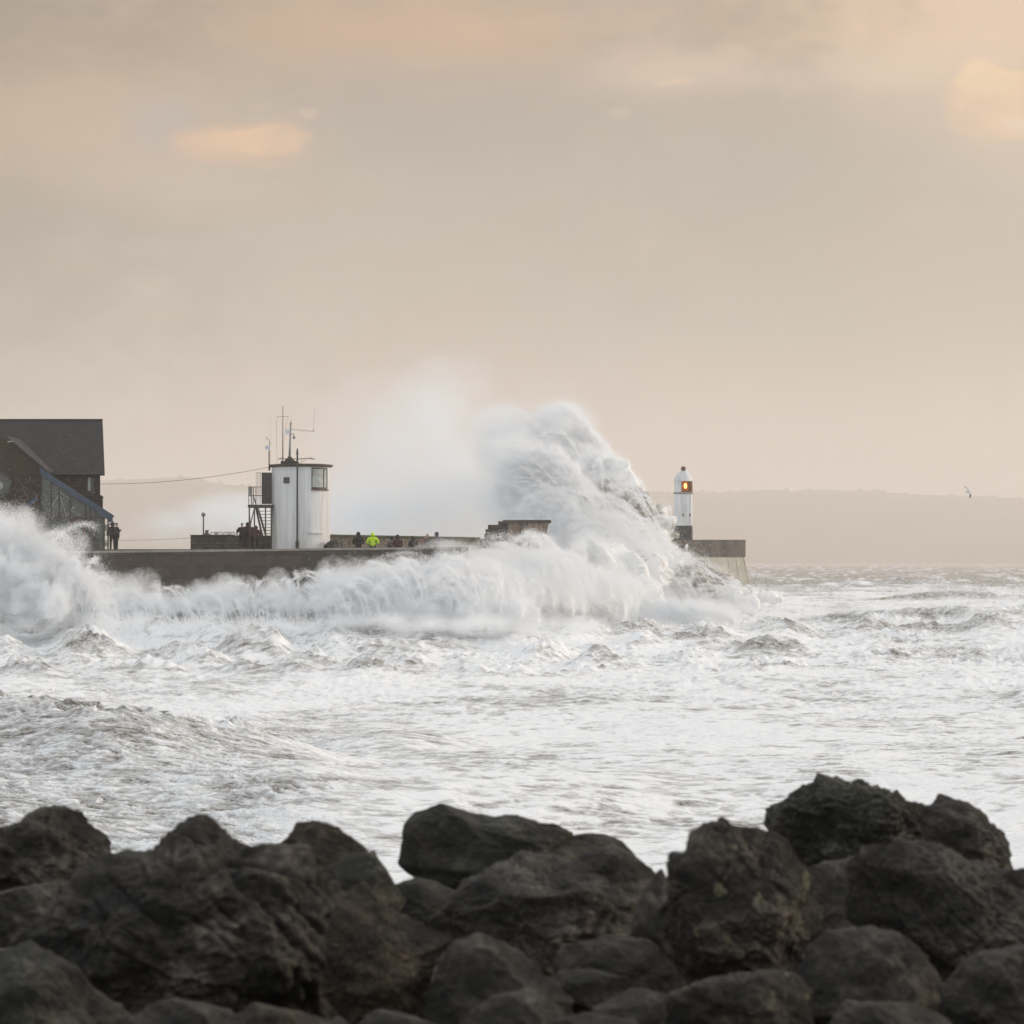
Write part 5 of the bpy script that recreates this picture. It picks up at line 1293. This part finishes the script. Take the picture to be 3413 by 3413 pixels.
# thrown jets of water: droplets strung along ballistic arcs that the wind bends to the left
def jets(n_, pxr, pyr, dr, hr, tilt, wind, per, w0, w1, rad, rs=np.random.RandomState(21)):
    P_, R_ = [], []
    for k in range(n_):
        px0 = rs.uniform(*pxr); f_ = (px0-pxr[0])/(pxr[1]-pxr[0]+1e-6); py0 = pyr[0]+(pyr[1]-pyr[0])*f_ + rs.normal(0,8); d0 = rs.uniform(*dr)
        clump = float(pn(np.array([px0/75.]), np.array([d0/40.]), 5.5)[0]) + .6*float(pn(np.array([px0/26.]), np.array([1.5]), 9.5)[0])
        H_ = (hr[0]+(hr[1]-hr[0])*f_)*rs.uniform(.4,1.05)*min(1.15, max(.22, .78+.75*clump))
        vz = math.sqrt(2*9.8*H_); vx = vz*(tilt+rs.normal(0,.16)); vy = vz*rs.normal(0,.10)
        T_ = 2*vz/9.8*rs.uniform(.5,.85); c_ = int(per*(.4+H_/max(hr)))
        t_ = T_*rs.beta(1.4,1.1,c_)
        o_ = P(px0,py0,d0)
        cl = .5+.5*np.sin(t_*rs.uniform(9,22)+rs.uniform(0,6))*rs.uniform(.2,.8)
        w_ = (w0+w1*t_)*cl
        x_ = o_.x+vx*t_+.5*wind*t_**2+rs.normal(0,1,c_)*w_; y_ = o_.y+vy*t_+rs.normal(0,1,c_)*w_; z_ = o_.z+vz*t_-4.9*t_**2+rs.normal(0,1,c_)*w_
        q_ = np.stack([x_,y_,z_],1); q_ = q_[z_ > .1]; P_.append(q_); R_.append(rs.uniform(.5,1.3,len(q_))*rad)
    return np.concatenate(P_), np.concatenate(R_)
J_ = [jets(230,(-80,330),(2050,2085),(209,214.5),(8.2,2.0),.12,-1.0,2600,.05,.20,.012),
      jets(150,(330,1080),(2085,2075),(216,222),(2.9,3.3),-.12,-1.2,1200,.05,.20,.010),
      jets(250,(1080,1700),(2065,2035),(211,221),(2.8,4.3),-.15,-1.3,1900,.05,.20,.012),
      jets(120,(1700,2000),(2020,2000),(222,242),(3.7,4.9),-.2,-1.3,2200,.08,.3,.014),
      jets(190,(1960,2260),(1900,1930),(278,286),(15,6.5),-.30,-1.6,1700,.04,.13,.014),
      jets(90,(2180,2520),(1930,1985),(281,285),(6,1.2),-.45,-1.0,900,.03,.08,.011)]
droplets('thrown_spray', np.concatenate([j[0] for j in J_]), np.concatenate([j[1] for j in J_]), 'ragged jets of spray thrown up where the waves strike')
# free mist: soft ellipsoids modulated by noise
def mist(cnt, px, py, rx, ry, d, rd, rad, thr=-.1, soft=.35, sc_=3.0, shear=0.0, ang=40, rs=rs):
    g = rs.normal(size=(cnt,3)); g = g/np.linalg.norm(g,axis=1)[:,None]*(rs.uniform(0,1,cnt)**.45)[:,None]*1.25
    qx = px + g[:,0]*rx + g[:,2]*shear; qy = py - g[:,2]*ry
    dd_ = d + g[:,1]*rd
    p_ = np.stack([(qx-CX)/F*dd_, dd_, EYE+(HY-qy)/F*dd_],1)
    ca, sa = math.cos(math.radians(ang)), math.sin(math.radians(ang))
    a_ = p_[:,0]*ca - p_[:,2]*sa; b_ = p_[:,0]*sa + p_[:,2]*ca
    c_ = fbm(a_/sc_/2.2, p_[:,1]/sc_, b_/sc_, 4, .55)
    fall = 1-np.linalg.norm(g,axis=1)/1.25
    ok = (c_ + .9*fall - .25 > thr + rs.normal(0,soft,cnt)) & (p_[:,2] > 0)
    return p_[ok], rs.uniform(.5,1.2,ok.sum())*rad
B_ = []
# high veil behind the tower and the steps
B_.append(mist(260000,1330,1570,290,280,326,10,.024,.05,.35,5,-40,55))
B_.append(mist(120000,1440,1390,180,180,326,8,.021,.1,.35,4,60,60))
B_.append(mist(210000,1270,1710,290,110,322,8,.025,.0,.3,4,0,25))
B_.append(mist(240000,1570,1650,190,170,318,8,.026,.0,.3,4,0,35))
B_.append(mist(120000,1680,1640,90,150,286,5,.021,.0,.35,3,-20,40))
B_.append(mist(50000,1730,1520,80,70,287,4,.020,.0,.35,3,0,40))
B_.append(mist(160000,1700,1500,110,140,305,6,.024,.0,.3,3,-30,40))
B_.append(mist(70000,1870,1400,100,50,303,4,.022,.0,.3,2.5,0,25))
B_.append(mist(60000,800,1720,180,70,330,6,.022,.2,.3,4,0,20))
B_.append(mist(70000,600,1740,200,70,330,6,.02,.3,.3,4,0,20))
# over the wall end, the steps and the foot of the burst
B_.append(mist(22000,1480,1830,90,30,231.5,1.5,.013,.1,.3,1.5,0,20))
B_.append(mist(70000,1450,1900,220,40,222,3,.015,.0,.3,2,0,35))
B_.append(mist(120000,1720,1880,180,50,232,4,.018,.0,.3,2.5,0,35))
B_.append(mist(35000,1180,1930,110,38,222,3,.013,.05,.3,1.5,0,35))
for k in range(17):
    q_ = 380 + k*44 + rs.uniform(-14,14); hh_ = rs.uniform(34,78)
    B_.append(mist(int(360*hh_), q_, 2040-hh_*.75, rs.uniform(45,75), hh_, 221.5+rs.uniform(-1.5,1.5), 2.2, .0135, .05, .45, 1.1, rs.uniform(-15,25), 60))
for k in range(9):
    q_ = 1090 + k*62 + rs.uniform(-20,20); hh_ = rs.uniform(45,85)
    B_.append(mist(int(300*hh_), q_, 1945-k*6, rs.uniform(50,80), hh_, 216+rs.uniform(-1.5,1.5), 2.2, .014, .1, .45, 1.2, rs.uniform(0,40), 60))
B_.append(mist(80000,1930,1960,220,60,262,6,.02,.0,.3,2.5,0,35))
B_.append(mist(36000,1860,2045,110,45,238,4,.015,.0,.35,2,0,35))
B_.append(mist(30000,2350,2025,160,25,262,5,.016,.05,.3,2,0,-20))
# left burst
B_.append(mist(70000,20,1755,110,70,213,3,.014,.0,.35,1.4,0,70))
B_.append(mist(60000,170,1860,100,90,212,3,.014,.0,.35,1.4,40,70))
B_.append(mist(40000,280,1960,90,60,211,3,.013,.0,.35,1.4,30,60))
for k in range(34):
    q_ = -70 + k*62 + rs.uniform(-25,25)
    B_.append(mist(int(9000*rs.uniform(.5,1.2)), q_, 2086+rs.uniform(-18,14), 62, 28, 210+rs.uniform(-3,4), 3.0, .013, .1, .45, 1.0, 10, 50))
bq_ = np.concatenate([a[0] for a in B_]); bt_ = np.concatenate([a[1] for a in B_]); nr_ = bq_[:,1] < 245
f1, g1 = amplify(bq_[~nr_], bt_[~nr_], 4, .22); f2, g2_ = amplify(bq_[nr_], bt_[nr_], 3, .07)
bp_, br_ = np.concatenate([f1,f2]), np.concatenate([g1,g2_])
droplets('drifting_mist', bp_, br_, 'pale drifting mist of spray behind the tower and over the pier')
print('droplets', sum(len(a[0]) for a in A_), sum(len(a[0]) for a in B_))
